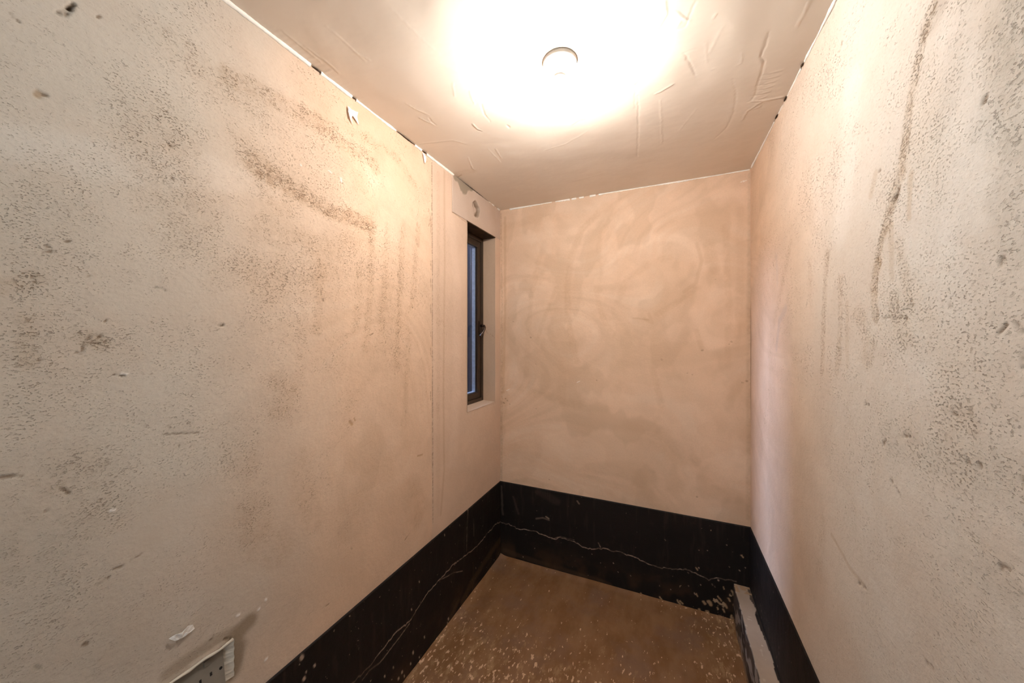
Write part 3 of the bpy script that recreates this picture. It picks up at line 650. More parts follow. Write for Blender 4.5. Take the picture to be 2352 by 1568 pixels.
def plaster_mat(name,pit,scale,lo,hi,bump,ori=(1,1,1),dark=.42):
    m=M(name); mp=m.n.new('ShaderNodeMapping'); mp.inputs['Scale'].default_value=ori; m.t.links.new(m.tc.outputs['Object'],mp.inputs[0]); v=mp.outputs[0]
    big=m.noise(2.3,3,.6); clump=m.ramp(m.noise(5.5,5,.65),.40,.66)
    pa=m.attr('Alpha'); zz=m.n.new('ShaderNodeSeparateXYZ'); m.t.links.new(m.tc.outputs['Object'],zz.inputs[0])
    fleck=m.noise(scale,3,.62,v); fl=m.ramp(m.math('ADD',fleck,m.math('MULTIPLY',pa,.075 if pit>.5 else .0)),hi,hi+.12)
    fleck2=m.noise(scale*.45,3,.6,v); fl2=m.ramp(fleck2,hi+.12,hi+.2)
    zone=m.math('MINIMUM',m.math('ADD',m.math('MULTIPLY',m.math('ADD',m.math('MULTIPLY',clump,.75),.16),pit),m.math('MULTIPLY',pa,.9 if pit>.5 else .15)),1.3)
    mask=m.math('MULTIPLY',m.math('MULTIPLY',m.math('MAXIMUM',fl,fl2),zone),m.math('MULTIPLY',m.ramp(m.noise(38,2),.35,.65,.25,1.15),m.ramp(zz.outputs['Z'],.7,1.6,.35,1)))
    grain=m.ramp(m.noise(140,3,.6,v),.3,.75)
    cloud=m.ramp(m.noise(3.1,6,.62),.32,.72)
    base=m.mix(cloud,m.mix(1.0,m.attr(),m.attr()),m.mix(.28,m.attr(),(.46,.33,.235)))
    base=m.mix(m.math('MULTIPLY',grain,.10),base,(.36,.25,.17))
    c=m.mix(m.math('MULTIPLY',mask,dark),base,(.27,.165,.09))
    h=m.math('SUBTRACT',m.math('ADD',m.math('MULTIPLY',m.noise(28,4,.6),.6),m.math('MULTIPLY',m.noise(130,3,.6,v),.16)),m.math('MULTIPLY',mask,.55))
    m.bump(h,1.0,bump)
    return m.set(c,.82,0,.22)
MAT_WALL=plaster_mat('trowelled_plaster',1.0,260,0,.572,.0042,(.8,.8,1.35))
MAT_BACK=plaster_mat('smooth_trowelled_plaster',.25,170,0,.60,.0022)
MAT_RIGHT=plaster_mat('rough_pitted_plaster',1.1,190,0,.566,.0055,(.8,.8,1.4),.34)
MAT_SMOOTH=plaster_mat('reveal_plaster',.1,90,0,.64,.0015)
m=M('skimmed_ceiling_plaster'); c=m.mix(m.ramp(m.noise(2.5,3),.3,.7),m.attr(),m.mix(.12,m.attr(),(.55,.42,.32)))
m.bump(m.math('ADD',m.noise(6,3,.5),m.math('MULTIPLY',m.noise(40,2,.4),.05)),.7,.006); MAT_CEIL=m.set(c,.6,0,.3)
m=M('black_tanking_paint')
specks=m.ramp(m.noise(75,2,.5),.73,.76); dust=m.ramp(m.noise(9,6,.7),.55,.8)
c=m.mix(m.math('MULTIPLY',dust,.16),m.attr(),(.10,.065,.045)); c=m.mix(m.math('MULTIPLY',specks,.4),c,(.45,.34,.25))
m.bump(m.math('ADD',m.noise(25,4,.6),m.math('MULTIPLY',m.noise(160,2,.5),.2)),.8,.002); MAT_BAND=m.set(c,.62,0,.2)
m=M('painted_concrete_floor')
mp=m.n.new('ShaderNodeMapping'); mp.inputs['Scale'].default_value=(1,.42,1); m.t.links.new(m.tc.outputs['Object'],mp.inputs[0])
sep=m.n.new('ShaderNodeSeparateXYZ'); m.t.links.new(m.tc.outputs['Object'],sep.inputs[0])
near=m.ramp(sep.outputs['Y'],1.95,1.35); rt=m.ramp(sep.outputs['X'],-.1,.32)
wear=m.math('MAXIMUM',near,m.math('MULTIPLY',rt,.85))
cl=m.noise(11,6,.65,mp.outputs[0])
base=m.mix(m.ramp(cl,.3,.7),(.19,.093,.038),(.26,.145,.073))
base=m.mix(m.ramp(m.noise(4,4,.6),.45,.7,0,.6),base,(.20,.12,.085))
th=m.math('ADD',m.noise(70,3,.6,mp.outputs[0]),m.math('MULTIPLY',wear,.11))
fl=m.ramp(th,.68,.72)
th2=m.math('ADD',m.noise(24,5,.65,mp.outputs[0]),m.math('MULTIPLY',wear,.13)); fl2=m.ramp(th2,.64,.76)
c=m.mix(m.math('MULTIPLY',fl2,.55),base,(.42,.28,.15)); c=m.mix(m.math('MULTIPLY',fl,.9),c,(.68,.47,.31))
m.bump(m.math('ADD',m.math('MULTIPLY',m.noise(12,4,.6),.7),m.math('MULTIPLY',fl,-.15)),.8,.004)
MAT_FLOOR=m.set(c,m.ramp(m.noise(20,3),.3,.7,.42,.62),0,.35)
m=M('worn_beige_ledge_paint'); c=m.mix(m.ramp(m.noise(6,4),.35,.7),m.attr(),m.mix(.3,m.attr(),(.25,.19,.14)))
c=m.mix(m.math('MULTIPLY',m.ramp(m.noise(34,2),.70,.74),.7),c,(.62,.52,.42)); m.bump(m.noise(40,4),.6,.0015); MAT_LEDGE=m.set(c,.55,0,.35)
MAT_FRAME=plain('dark_brown_window_frame',(.030,.017,.009),.38,0,.5,.2,20,.0002)
MAT_RUB=plain('black_window_gasket',(.008,.006,.006),.6)
MAT_HANDLE=plain('dark_bronze_handle',(.045,.025,.016),.22,.6,.6,.1)
MAT_SPACER=plain('silver_glazing_spacer',(.55,.60,.68),.35,.3)
MAT_SOFF=plain('dark_stained_lintel',(.05,.028,.013),.75,0,.2,.35,14,.001)
MAT_WHITE=plain('old_white_filler',(.90,.86,.80),.6,0,.3,.05,40,.001)
MAT_FLAKE=plain('white_paint_flake',(.93,.91,.88),.55,0,.3,.04,80,.0006)
MAT_GAP=plain('dark_gap',(.05,.032,.02),.9,0,.1)
MAT_LAMPP=plain('white_lampholder_plastic',(.86,.80,.72),.35,0,.5,.02)
MAT_SOCK=plain('dusty_grey_socket_plastic',(.21,.19,.16),.5,0,.4,.1,18,.0004)
MAT_SLOT=plain('black_slot',(.012,.010,.009),.8)
MAT_RECESS=plain('grey_patch_plaster',(.62,.57,.49),.8,0,.2,.08,25,.002)
m=M('glowing_bulb_glass'); m.b.inputs['Emission Color'].default_value=(*LAMP_COL,1)
BULB_R=.030; m.b.inputs['Emission Strength'].default_value=LAMP_POWER/(4*math.pi**2*BULB_R**2)*1.25; MAT_BULB=m.set((.9,.88,.85),.3)
mg=bpy.data.materials.new('window_glass'); mg.use_nodes=True; t=mg.node_tree; t.nodes.clear()
o_=t.nodes.new('ShaderNodeOutputMaterial'); mx=t.nodes.new('ShaderNodeMixShader'); tr=t.nodes.new('ShaderNodeBsdfTransparent'); gl=t.nodes.new('ShaderNodeBsdfGlossy'); fr=t.nodes.new('ShaderNodeFresnel'); fr.inputs[0].default_value=1.5
gl.inputs['Roughness'].default_value=.02; tr.inputs[0].default_value=(.92,.95,1,1)
gtc=t.nodes.new('ShaderNodeTexCoord'); gn=t.nodes.new('ShaderNodeTexNoise'); gn.inputs['Scale'].default_value=120; gr=t.nodes.new('ShaderNodeMapRange'); gr.inputs[1].default_value=.74; gr.inputs[2].default_value=.78
df=t.nodes.new('ShaderNodeBsdfDiffuse'); df.inputs[0].default_value=(.5,.5,.52,1); mx2=t.nodes.new('ShaderNodeMixShader')
t.links.new(gtc.outputs['Object'],gn.inputs['Vector']); t.links.new(gn.outputs[0],gr.inputs[0]); t.links.new(gr.outputs[0],mx2.inputs[0])
gg=t.nodes.new('ShaderNodeNewGeometry'); gi=t.nodes.new('ShaderNodeMapRange'); gi.inputs[3].default_value=1.28; gi.inputs[4].default_value=1/1.28
t.links.new(gg.outputs['Backfacing'],gi.inputs[0]); t.links.new(gi.outputs[0],fr.inputs[0])
t.links.new(fr.outputs[0],mx.inputs[0]); t.links.new(tr.outputs[0],mx.inputs[1]); t.links.new(gl.outputs[0],mx.inputs[2]); t.links.new(mx.outputs[0],mx2.inputs[1]); t.links.new(df.outputs[0],mx2.inputs[2]); t.links.new(mx2.outputs[0],o_.inputs[0])

def wallcol(U,V,seed,amt=1.0,tr=.5):
    c=np.tile(PLASTER,U.shape+(1,))
    # sweeping trowel marks: noise stretched along wandering arcs
    a=fbm(U,V,.9,seed+40,2)*2.6; s_=U*np.cos(a)+V*np.sin(a); t_=-U*np.sin(a)+V*np.cos(a)
    k=fbm(s_,t_*.35,.09,seed+50,3)
    m1=sm(k,.52,.75)[...,None]*.22*tr; c=c*(1-m1)+np.array(CT['S'])*m1
    m2=sm(k,.46,.25)[...,None]*.26*tr; c=c*(1-m2)+np.array(CT['L'])*m2
    f=fbm(U+.04*V,V,.26,seed+80,4); m3=sm(f,.50,.56)[...,None]*.16*tr*2; c=c*(1-m3)+np.clip(c*np.array(REL['L']),0,.9)*m3
    f=fbm(U-.1*V,V*.7,.20,seed+84,4); m3=sm(f,.54,.62)[...,None]*.13*tr*2; c=c*(1-m3)+np.array(CT['S'])*m3
    g=sm(fbm(U,V,.5,seed+60,3),.55,.8)[...,None]*.12*amt; c=c*(1-g)+np.array((.5,.42,.33))*g
    c=np.concatenate([c,np.zeros(U.shape+(1,))],-1)
    return c,(k-.5)*.0012*tr+(fbm(U,V,.35,seed+70,2)-.5)*.004

# ---------------- setting: walls ----------------
OY0,OY1,OZ0,OZ1=1.736,2.10,1.078,2.186    # window opening
u1=np.concatenate([np.linspace(YR,.13,30)[:-1],axis(.13,.75,.0025)[:-1],axis(.75,YB,.004,(OY0,OY1))]); v1=axis(.3,ZC,.003,(OZ0,OZ1))
U,V=np.meshgrid(u1,v1,indexing='ij'); c_,d_=wallcol(U,V,11)
# smoother plaster strip between the seam and the back corner
st=sm(U,1.405,1.412)[...,None]; c_[...,:3]=c_[...,:3]*(1-st*.75)+np.array((.70,.53,.41))*st*.75; d_*=1-.7*st[...,0]; d_+=.0012*st[...,0]
g=(1-sm(U+(fbm(U,V,.5,611,3)-.5)*.5,.15,1.05))[...,None]*.88; c_[...,:3]=c_[...,:3]*(1-g)+np.array((.52,.50,.45))*g   # lens falloff painted into the colour, greyer and darker towards the camera
SOCK=(.345,.545,.612,.705)
# socket recess: the plaster round it is dished and its top lip is raised
apply_marks(U,V,c_,d_,MARKS_LEFT,u1,v1,5)
d_+=.0015*(1-sm(np.abs(V-.712),.002,.010))*sm(U,.31,.34)*(1-sm(U,.535,.556))
edge=np.minimum.reduce([sm(np.abs(U-OY0),0,.01),sm(np.abs(U-OY1),0,.01)]); 
inside=(U>OY0-.02)&(U<OY1+.02)&(V>OZ0-.02)&(V<OZ1+.02); d_[inside]*=edge[inside]*.5
hole2=(U>SOCK[0])&(U<SOCK[1])&(V>SOCK[2])&(V<SOCK[3])
T=.02; TH=.165
ex=[((XL-TH,YR,-.15),(XL-T,OY0,ZC)),((XL-TH,OY1,-.15),(XL-T,YB+.25,ZC)),((XL-TH,OY0,-.15),(XL-T,OY1,OZ0)),((XL-TH,OY0,OZ1),(XL-T,OY1,ZC))]
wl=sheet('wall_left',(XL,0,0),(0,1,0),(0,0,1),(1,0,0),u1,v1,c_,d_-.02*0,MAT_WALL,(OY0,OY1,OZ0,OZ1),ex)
# cut the socket recess
me=wl.data; bm=bmesh.new(); bm.from_mesh(me)
def in_rec(y,z): return SOCK[0]<y<SOCK[1]+.0 and SOCK[2]<z<SOCK[3]
dele=[f for f in bm.faces for c in (f.calc_center_median(),) if c.x>XL-.015 and (in_rec(c.y,c.z) or math.hypot(c.y-1.838,c.z-2.288)<.048)]
bmesh.ops.delete(bm,geom=dele,context='FACES'); bm.to_mesh(me); bm.free()
tag(wl,kind='structure')
u1=axis(XL,XR,.004); v1=axis(.3,ZC,.004); U,V=np.meshgrid(u1,v1,indexing='ij'); c_,d_=wallcol(U,V,29,1.1,.8); apply_marks(U,V,c_,d_,MARKS_BACK,u1,v1,6)
tag(sheet('wall_back',(0,YB,0),(1,0,0),(0,0,1),(0,-1,0),u1,v1,c_,d_,MAT_BACK,None,[((XL-.0,YB+.02,-.15),(XR,YB+.25,ZC))]),kind='structure')
u1=np.concatenate([np.linspace(YR,.3,30)[:-1],axis(.3,1.2,.0028)[:-1],axis(1.2,YB,.004)]); v1=axis(.3,ZC,.003); U,V=np.meshgrid(u1,v1,indexing='ij'); c_,d_=wallcol(U,V,37,1.0)
g=(1-sm(U+(fbm(U,V,.5,613,3)-.5)*.4,.85,2.0))[...,None]*.92; c_[...,:3]=c_[...,:3]*(1-g)+np.array((.62,.605,.565))*g    # falloff towards the view's edge painted in as greyer wall colour
apply_marks(U,V,c_,d_,MARKS_RIGHT,u1,v1,7)
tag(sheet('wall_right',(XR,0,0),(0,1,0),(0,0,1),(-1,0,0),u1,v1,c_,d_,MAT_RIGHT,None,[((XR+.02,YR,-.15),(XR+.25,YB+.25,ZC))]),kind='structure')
# rear wall with the doorway behind the camera
bm=bmesh.new(); D0,D1=-.75,.05
box(bm,(XL-.26,YR-.15,-.15),(D0,YR,ZC)); box(bm,(D1,YR-.15,-.15),(XR+.25,YR,ZC)); box(bm,(D0,YR-.15,2.05),(D1,YR,ZC))
tag(bmobj('wall_rear',bm,plain('rear_wall_plaster',(.66,.60,.52),.85,0,.2)),kind='structure')
# ceiling
u1=axis(XL-.01,XR+.01,.004); v1=np.concatenate([np.linspace(YR,.4,30)[:-1],axis(.4,YB+.01,.004)]); U,V=np.meshgrid(u1,v1,indexing='ij')
c_=np.tile(np.array((.83,.735,.635)),U.shape+(1,)); d_=(fbm(U,V,.5,91,3)-.5)*.005+(fbm(U,V*.4,.16,95,2)-.5)*.004+(fbm(U*.5,V,.05,97,2)-.5)*.0008
apply_marks(U,V,c_,d_,[(p,max(w_,.003),c3,a3,h3*1.1,.9) for p,w_,c3,a3,h3,r3 in MARKS_CEIL],u1,v1,8)
tag(sheet('ceiling',(0,0,ZC),(1,0,0),(0,1,0),(0,0,-1),u1,v1,c_,d_,MAT_CEIL,None,[((XL-.26,YR-.15,ZC+.02),(XR+.25,YB+.25,ZC+.2))]),kind='structure')
# floor: slightly dished screed
u1=axis(XL-.01,XR+.01,.008); v1=axis(YR,YB+.01,.008); U,V=np.meshgrid(u1,v1,indexing='ij')
d_=(fbm(U,V,.4,71,4)-.5)*.006+.012*(1-sm(U-XL,0,.07))**2+.010*(1-sm(YB-V,0,.06))**2
tag(sheet('floor',(0,0,0),(1,0,0),(0,1,0),(0,0,1),u1,v1,np.ones(U.shape+(3,))*.2,d_,MAT_FLOOR,None,[((XL-.26,YR-.15,-.2),(XR+.25,YB+.25,-.02))]),kind='structure')
# black painted base bands
BLK=np.array((.0105,.0075,.0065)); BT=.007
def band(name,org,du,nn,u1,marks,z0,seed):
    v1=axis(z0,BAND,.003); U,V=np.meshgrid(u1,v1,indexing='ij'); col=np.tile(BLK,U.shape+(1,))
    st=sm(fbm(U*3,V*.35,.05,seed,3),.58,.8)[...,None]*.10*sm(V,.0,.4)[...,None]; col=col*(1-st)+np.array((.10,.07,.05))*st
    lowb=(1-sm(V,.03,.20))[...,None]*sm(fbm(U,V,.12,seed+5,4),.42,.72)[...,None]*.30; col=col*(1-lowb)+np.array((.10,.055,.025))*lowb
    if name=='baseboard_back':   # flaking corner by the ledge
        reg=sm(U,.08,.36)*(1-sm(V,.13,.21)); k=sm(fbm(U,V,.03,77,4)+.33*reg,.88,.91)[...,None]*.85; col=col*(1-k)+np.array((.44,.32,.205))*k
    d=(fbm(U,V,.12,seed+8,3)-.5)*.003; apply_marks(U,V,col,d,marks,u1,v1,seed)
    # the strip below the long crack stands a little proud, and the top edge rolls back to the wall
    d=d*(1-sm(V,BAND-.01,BAND)); d-=BT*.9*sm(V,BAND-.003,BAND); d+=(fbm(U,V*0,.07,seed+3,3)-.5)*.0015*sm(V,BAND-.02,BAND)
    return tag(sheet(name,org,du,(0,0,1),nn,u1,v1,col,d,MAT_BAND),kind='structure')
band('baseboard_left',(XL+BT,0,0),(0,1,0),(1,0,0),np.concatenate([np.linspace(YR,.6,40)[:-1],axis(.6,YB,.003)]),MARKS_BANDL,-.01,3)
band('baseboard_back',(0,YB-BT,0),(1,0,0),(0,-1,0),axis(XL,XR,.003),MARKS_BANDB,-.01,4)
band('baseboard_right',(XR-BT,0,0),(0,1,0),(-1,0,0),np.concatenate([np.linspace(YR,.8,30)[:-1],axis(.8,YB,.004)]),
     [([(2.1-i*.03*((i*7)%3+1)%1.1,.22+((i*37)%17)*.006),(2.1-i*.03*((i*7)%3+1)%1.1,.228+((i*37)%17)*.006)],.003,'C',.4,.2,.8) for i in range(22)],.17,9)

# ledge along the right wall: top and front face as one relief sheet wrapped over the edge
LX0,LZ=.331,.201
prof=[(0,LZ*t) for t in np.linspace(-.05,1,56)]; prof=[(LX0-.004,z) for _,z in prof]
prof+= [(LX0+x,LZ+.001) for x in np.linspace(.001,XR-LX0,26)]
ya=np.concatenate([np.linspace(YR,1.2,30)[:-1],axis(1.2,YB,.004)])
Pf=np.array(prof); s1=np.concatenate([[0],np.cumsum(np.hypot(*np.diff(Pf,axis=0).T))])
S,Y=np.meshgrid(s1,ya,indexing='ij'); n,m_=S.shape
wob=(fbm(Y,S*0,.12,201,3)-.5)*.010; X=Pf[:,0][:,None]+wob*(1-sm(Pf[:,0],LX0+.02,XR-.01))[:,None]; Z=np.repeat(Pf[:,1][:,None],m_,1)+(fbm(S,Y,.05,203,3)-.5)*.004
Z=np.where(Z>LZ+.003,LZ+.003,Z)
top=(np.arange(n)>=56)[:,None]&np.ones_like(Y,bool)
col=np.tile(np.array((.44,.34,.255)),S.shape+(1,))
edge_x=X-LX0; sidem=~top
blk=sidem|(edge_x>.058+(fbm(Y,S*0,.09,207,3)-.5)*.03)
col[blk]=(.014,.010,.008)
spk=(fbm(S*.8,Y*.45,.022,211,3)>.57)&sidem; col[spk]=(.30,.25,.20)
spk=(fbm(S,Y*.6,.02,215,2)>.80)&top&(~blk); col[spk]=(.52,.42,.33)
low=sidem&(Z<.035)&(fbm(S,Y,.04,219,3)>.45); col[low]=(.26,.16,.08)
endw=((Y>YB-.07)&top&(fbm(S,Y,.03,221,2)>.35)); col[endw]=(.42,.27,.15)
Pt=np.stack([X,Y,Z],-1).reshape(-1,3); I=np.arange(n*m_).reshape(n,m_); q=np.stack([I[:-1,:-1],I[:-1,1:],I[1:,1:],I[1:,:-1]],-1).reshape(-1,4)
me=bpy.data.meshes.new('trim_1'); me.from_pydata(Pt.tolist(),[],q.tolist()); at=me.color_attributes.new('tint','FLOAT_COLOR','POINT'); at.data.foreach_set('color',np.hstack([col.reshape(-1,3),np.ones((n*m_,1))]).astype(np.float32).ravel())
me.polygons.foreach_set('use_smooth',[True]*len(me.polygons)); me.materials.append(MAT_LEDGE)
tag(link('trim_1',me,None),kind='structure')

# plaster board patch above the window with the old pipe hole
py0,py1,pz0,pz1=1.584,2.172,2.188,ZC-.003
u1=axis(py0,py1,.0025); v1=axis(pz0,pz1,.0025); U,V=np.meshgrid(u1,v1,indexing='ij')
c_=np.tile(np.array((.57,.455,.375)),U.shape+(1,)); k=sm(fbm(U,V*.6,.14,301,4),.4,.7)[...,None]*.35; c_=c_*(1-k)+np.array((.45,.31,.21))*k
d_=(fbm(U,V,.08,303,3)-.5)*.0015
an=np.arctan2(V-2.288,U-1.838); rr=np.hypot((U-1.838)/1.0,(V-2.288)/1.12); rad=.042+.004*np.sin(an*3+1)+.003*np.sin(an*5)+.004*(fbm(np.cos(an)*.2,np.sin(an)*.2,.1,305,2)-.5)
hm=1-sm(rr,rad-.006,rad+.001); d_-=.021*hm
ring=(1-sm(np.abs(rr-rad+.003),.003,.010))*(.55+.45*sm(fbm(U,V,.03,311,2),.35,.6)); c_=c_*(1-.9*ring[...,None])+np.array((.09,.05,.02))*.9*ring[...,None]
cres=np.clip(1-np.hypot((U-1.822)/.020,(V-2.302)/.030),0,1)**.5*hm*.8+np.clip(1-np.hypot((U-1.862)/.014,(V-2.262)/.02),0,1)**.5*.8*sm(fbm(U,V,.012,315,2),.35,.6)
cres=np.clip(cres,0,.85)[...,None]; c_=c_*(1-cres)+np.array((.11,.06,.025))*cres
halo=(1-sm(rr,rad,rad+.022))*(1-hm)*.4; c_=c_*(1-halo[...,None])+np.array((.68,.58,.49))*halo[...,None]
# unpainted damp corner against the ceiling
dm=sm(V-(ZC-.005)+.62*(.125-np.abs(U-1.69))*.9+(fbm(U,V,.03,307,2)-.5)*.03,.0,.012)*(1-sm(np.abs(U-1.70),.095,.12)); dm=np.clip(dm,0,1)[...,None]*.9; c_=c_*(1-dm)+np.array((.235,.20,.15))*dm
d_-=sm(np.abs(U-(py0+py1)/2),(py1-py0)/2-.003,(py1-py0)/2)*.003
tag(sheet('trim_2',(XL+.004,0,0),(0,1,0),(0,0,1),(1,0,0),u1,v1,c_,d_,MAT_SMOOTH,None,None),kind='structure')

# ---------------- window ----------------
win=empty('window_1',(XL-.1,(OY0+OY1)/2,OZ0)); tag(win,kind='structure')
def grid_col(org,du,dv,nn,a,b,seed,name,colr,marks=None):
    u1=axis(0,a,.003); v1=axis(0,b,.004); U,V=np.meshgrid(u1,v1,indexing='ij'); c_=np.tile(np.array(colr),U.shape+(1,))
    k=sm(fbm(U*2,V*.5,.06,seed,4),.35,.85)[...,None]*.12; c_=c_*(1-k)+np.array((.38,.25,.16))*k
    d=(fbm(U,V,.06,seed+1,3)-.5)*.003
    if marks: apply_marks(U,V,c_,d,marks,u1,v1,seed)
    return sheet(name,org,du,dv,nn,u1,v1,c_,d,MAT_SMOOTH,None,None,win)
T0=.003
grid_col((XL-.162,OY1-.0025,OZ0),(1,0,0),(0,0,1),(0,-1,0),.162+T0,OZ1-OZ0,401,'window_reveal',(.56,.40,.285),[([(.09,.50),(.10,.47),(.115,.455),(.135,.455),(.15,.44),(.16,.432)],.0018,'B',.7,-.6,.5)])
grid_col((XL-.162,OY0+.0025,OZ0),(1,0,0),(0,0,1),(0,1,0),.162+T0,OZ1-OZ0,405,'window_reveal',(.56,.40,.285))
# sill, sloping a little to the room
grid_col((XL-.162,OY0,OZ0+.012),(1,0,-.06),(0,1,0),(0,0,1),.162+T0,OY1-OY0,409,'window_sill',(.64,.50,.39))
bm=bmesh.new(); box(bm,(XL-.162,OY0,OZ1-.004),(XL+.0035,OY1,OZ1+.02)); bmobj('lintel_soffit',bm,MAT_SOFF,win)
def ring(bm,x0,x1,y0,y1,z0,z1,wd,bev):
    box(bm,(x0,y0,z0),(x1,y0+wd,z1),bev); box(bm,(x0,y1-wd,z0),(x1,y1,z1),bev)
    box(bm,(x0,y0+wd-.002,z0),(x1,y1-wd+.002,z0+wd),bev); box(bm,(x0,y0+wd-.002,z1-wd),(x1,y1-wd+.002,z1),bev)
bm=bmesh.new(); ring(bm,XL-.16,XL-.088,OY0,OY1-.001,OZ0+.004,OZ1-.004,.027,.003)
bmobj('window_frame',bm,MAT_FRAME,win)
s0,s1,sz0,sz1=OY0+.024,OY1-.027,OZ0+.030,OZ1-.030
sash=empty('sash',(XL-.1,s0,sz0)); sash.parent=win; sash.matrix_parent_inverse=Matrix.Translation(-win.location)
bm=bmesh.new(); ring(bm,XL-.155,XL-.094,s0,s1,sz0,sz1,.034,.004); ring(bm,XL-.112,XL-.0955,s0+.030,s1-.030,sz0+.030,sz1-.030,.012,.003)
bmesh.ops.recalc_face_normals(bm,faces=bm.faces); me=bpy.data.meshes.new('sash_frame'); bm.to_mesh(me); bm.free()
def sub(name,me,mat,par):
    o=bpy.data.objects.new(name,me); COL.objects.link(o)
    if not me.materials: me.materials.append(mat)
    o.parent=par; o.matrix_parent_inverse=Matrix.Translation(-Vector((XL-.1,s0,sz0))); return o
def subbm(name,bm,mat,par,smooth=False):
    bmesh.ops.recalc_face_normals(bm,faces=bm.faces); me=bpy.data.meshes.new(name); bm.to_mesh(me); bm.free()
    if smooth: me.polygons.foreach_set('use_smooth',[True]*len(me.polygons))
    return sub(name,me,mat,par)
sub('sash_frame',me,MAT_FRAME,sash)
g0,g1,gz0,gz1=s0+.036,s1-.036,sz0+.036,sz1-.036
bm=bmesh.new(); box(bm,(XL-.114,g0,gz0),(XL-.111,g1,gz1)); subbm('inner_pane',bm,mg,sash)
bm=bmesh.new(); box(bm,(XL-.141,g0,gz0),(XL-.138,g1,gz1)); subbm('outer_pane',bm,mg,sash)
bm=bmesh.new(); ring(bm,XL-.1375,XL-.1145,g0-.004,g1+.004,gz0-.004,gz1+.004,.012,.001); subbm('glazing_spacer',bm,MAT_SPACER,sash)
# handle: back plate, spindle boss and swept lever
hy=s1-.018; hx=XL-.094
hd=empty('handle',(hx,hy,1.56)); hd.parent=win; hd.matrix_parent_inverse=Matrix.Translation(-win.location)
def hb(name,bm,mat,smooth=True):
    bmesh.ops.recalc_face_normals(bm,faces=bm.faces); me=bpy.data.meshes.new(name); bm.to_mesh(me); bm.free()
    me.polygons.foreach_set('use_smooth',[smooth]*len(me.polygons)); me.materials.append(mat)
    o=bpy.data.objects.new(name,me); COL.objects.link(o); o.parent=hd; o.matrix_parent_inverse=Matrix.Translation(-Vector((hx,hy,1.56)))
bm=bmesh.new(); box(bm,(hx-.001,hy-.012,1.530),(hx+.009,hy+.012,1.622),.003,3); hb('handle_plate',bm,MAT_HANDLE,False)
bm=bmesh.new(); tube(bm,[(hx+.006,hy,1.592),(hx+.026,hy,1.592),(hx+.034,hy,1.590)],[.009,.0085,.008],16); hb('spindle_boss',bm,MAT_HANDLE)
bm=bmesh.new(); tube(bm,[(hx+.026,hy+.001,1.594),(hx+.036,hy,1.590),(hx+.042,hy-.003,1.580),(hx+.041,hy-.008,1.566),(hx+.036,hy-.016,1.550),(hx+.030,hy-.025,1.535),(hx+.026,hy-.033,1.522),(hx+.025,hy-.036,1.516)],[.006,.0075,.008,.0075,.007,.0068,.0065,.003],14); hb('lever',bm,MAT_HANDLE)

# ---------------- lamp ----------------
LX,LY=-.312,1.083
lamp=empty('ceiling_lamp',(LX,LY,ZC)); tag(lamp,'white batten lampholder with a bare glowing bulb fixed to the ceiling','ceiling lamp')
Zc=ZC-.001
bmobj('rose',lathe([(0,Zc+.004),(.054,Zc+.004),(.0545,Zc-.006),(.053,Zc-.012),(.049,Zc-.0155),(.040,Zc-.017),(.0375,Zc-.020),(.0365,Zc-.028),(.034,Zc-.031),(.024,Zc-.032),(0,Zc-.032)],LX,LY,64),MAT_LAMPP,lamp,True)
bmobj('lampholder',lathe([(0,Zc-.030),(.020,Zc-.030),(.021,Zc-.036),(.0195,Zc-.039),(.0195,Zc-.052),(.021,Zc-.054),(.021,Zc-.058),(.018,Zc-.060),(0,Zc-.060)],LX,LY,40),MAT_LAMPP,lamp,True)
pr=[(0,Zc-.056),(.013,Zc-.056),(.0135,Zc-.064)]; cz=Zc-.085

bmobj('added_bulb_collar',lathe([(0,Zc-.056),(.0135,Zc-.056),(.014,Zc-.063),(.020,Zc-.068),(BULB_R*math.cos(math.radians(44))+.0006,cz+BULB_R*math.sin(math.radians(44))),(BULB_R*.65,cz+.016),(0,cz+.016)],LX,LY,40),MAT_LAMPP,lamp,True)  # collar added to hold the bulb's upward light off the ceiling
pr=[(BULB_R*.65,cz+BULB_R*math.sin(math.radians(42)))]
for i in range(11): a=math.radians(42-i*13); pr.append((BULB_R*math.cos(a)*1.0,cz+BULB_R*math.sin(a)))
pr.append((0,cz-BULB_R)); bulb=bmobj('bulb',lathe(pr,LX,LY,28),MAT_BULB,lamp,True)
bulb['label']='bare glowing bulb'

# ---------------- socket in its recess ----------------
so=empty('wall_socket',(XL-.012,.445,.66)); tag(so,'dusty grey double wall socket set in a rough plaster recess above black band','wall socket')
y0,y1,z0,z1=SOCK
# plate leans back at the top so a wedge of recess shows beside it
def onplate(y,z,off=0):
    k=(z-z0)/(z1-z0); return (XL+.002-.016*k+off,y,z)
bm=bmesh.new()
pa=[onplate(y0+.004,z0+.0),onplate(y1-.018,z0+.0),onplate(y1-.018,z1-.002),onplate(y0+.004,z1-.002)]
f=bm.faces.new([bm.verts.new(p) for p in pa]); r_=bmesh.ops.extrude_face_region(bm,geom=[f])
for v in [g for g in r_['geom'] if isinstance(g,bmesh.types.BMVert)]: v.co.x+=.006
bmesh.ops.bevel(bm,geom=list(bm.edges),offset=.0022,segments=3,affect='EDGES',profile=.6)
bmobj('face_plate',bm,MAT_SOCK,so)
def pbox(bm,y,z,dy,dz,h0,h1,bev=.0008):
    a=onplate(y-dy,z-dz,h0); vs=[]
    r=bmesh.ops.create_cube(bm,size=1)['verts']
    for v in r:
        yy=y+v.co.y*2*dy; zz=z+v.co.z*2*dz; v.co=Vector(onplate(yy,zz,.006+(h0 if v.co.x<0 else h1)))
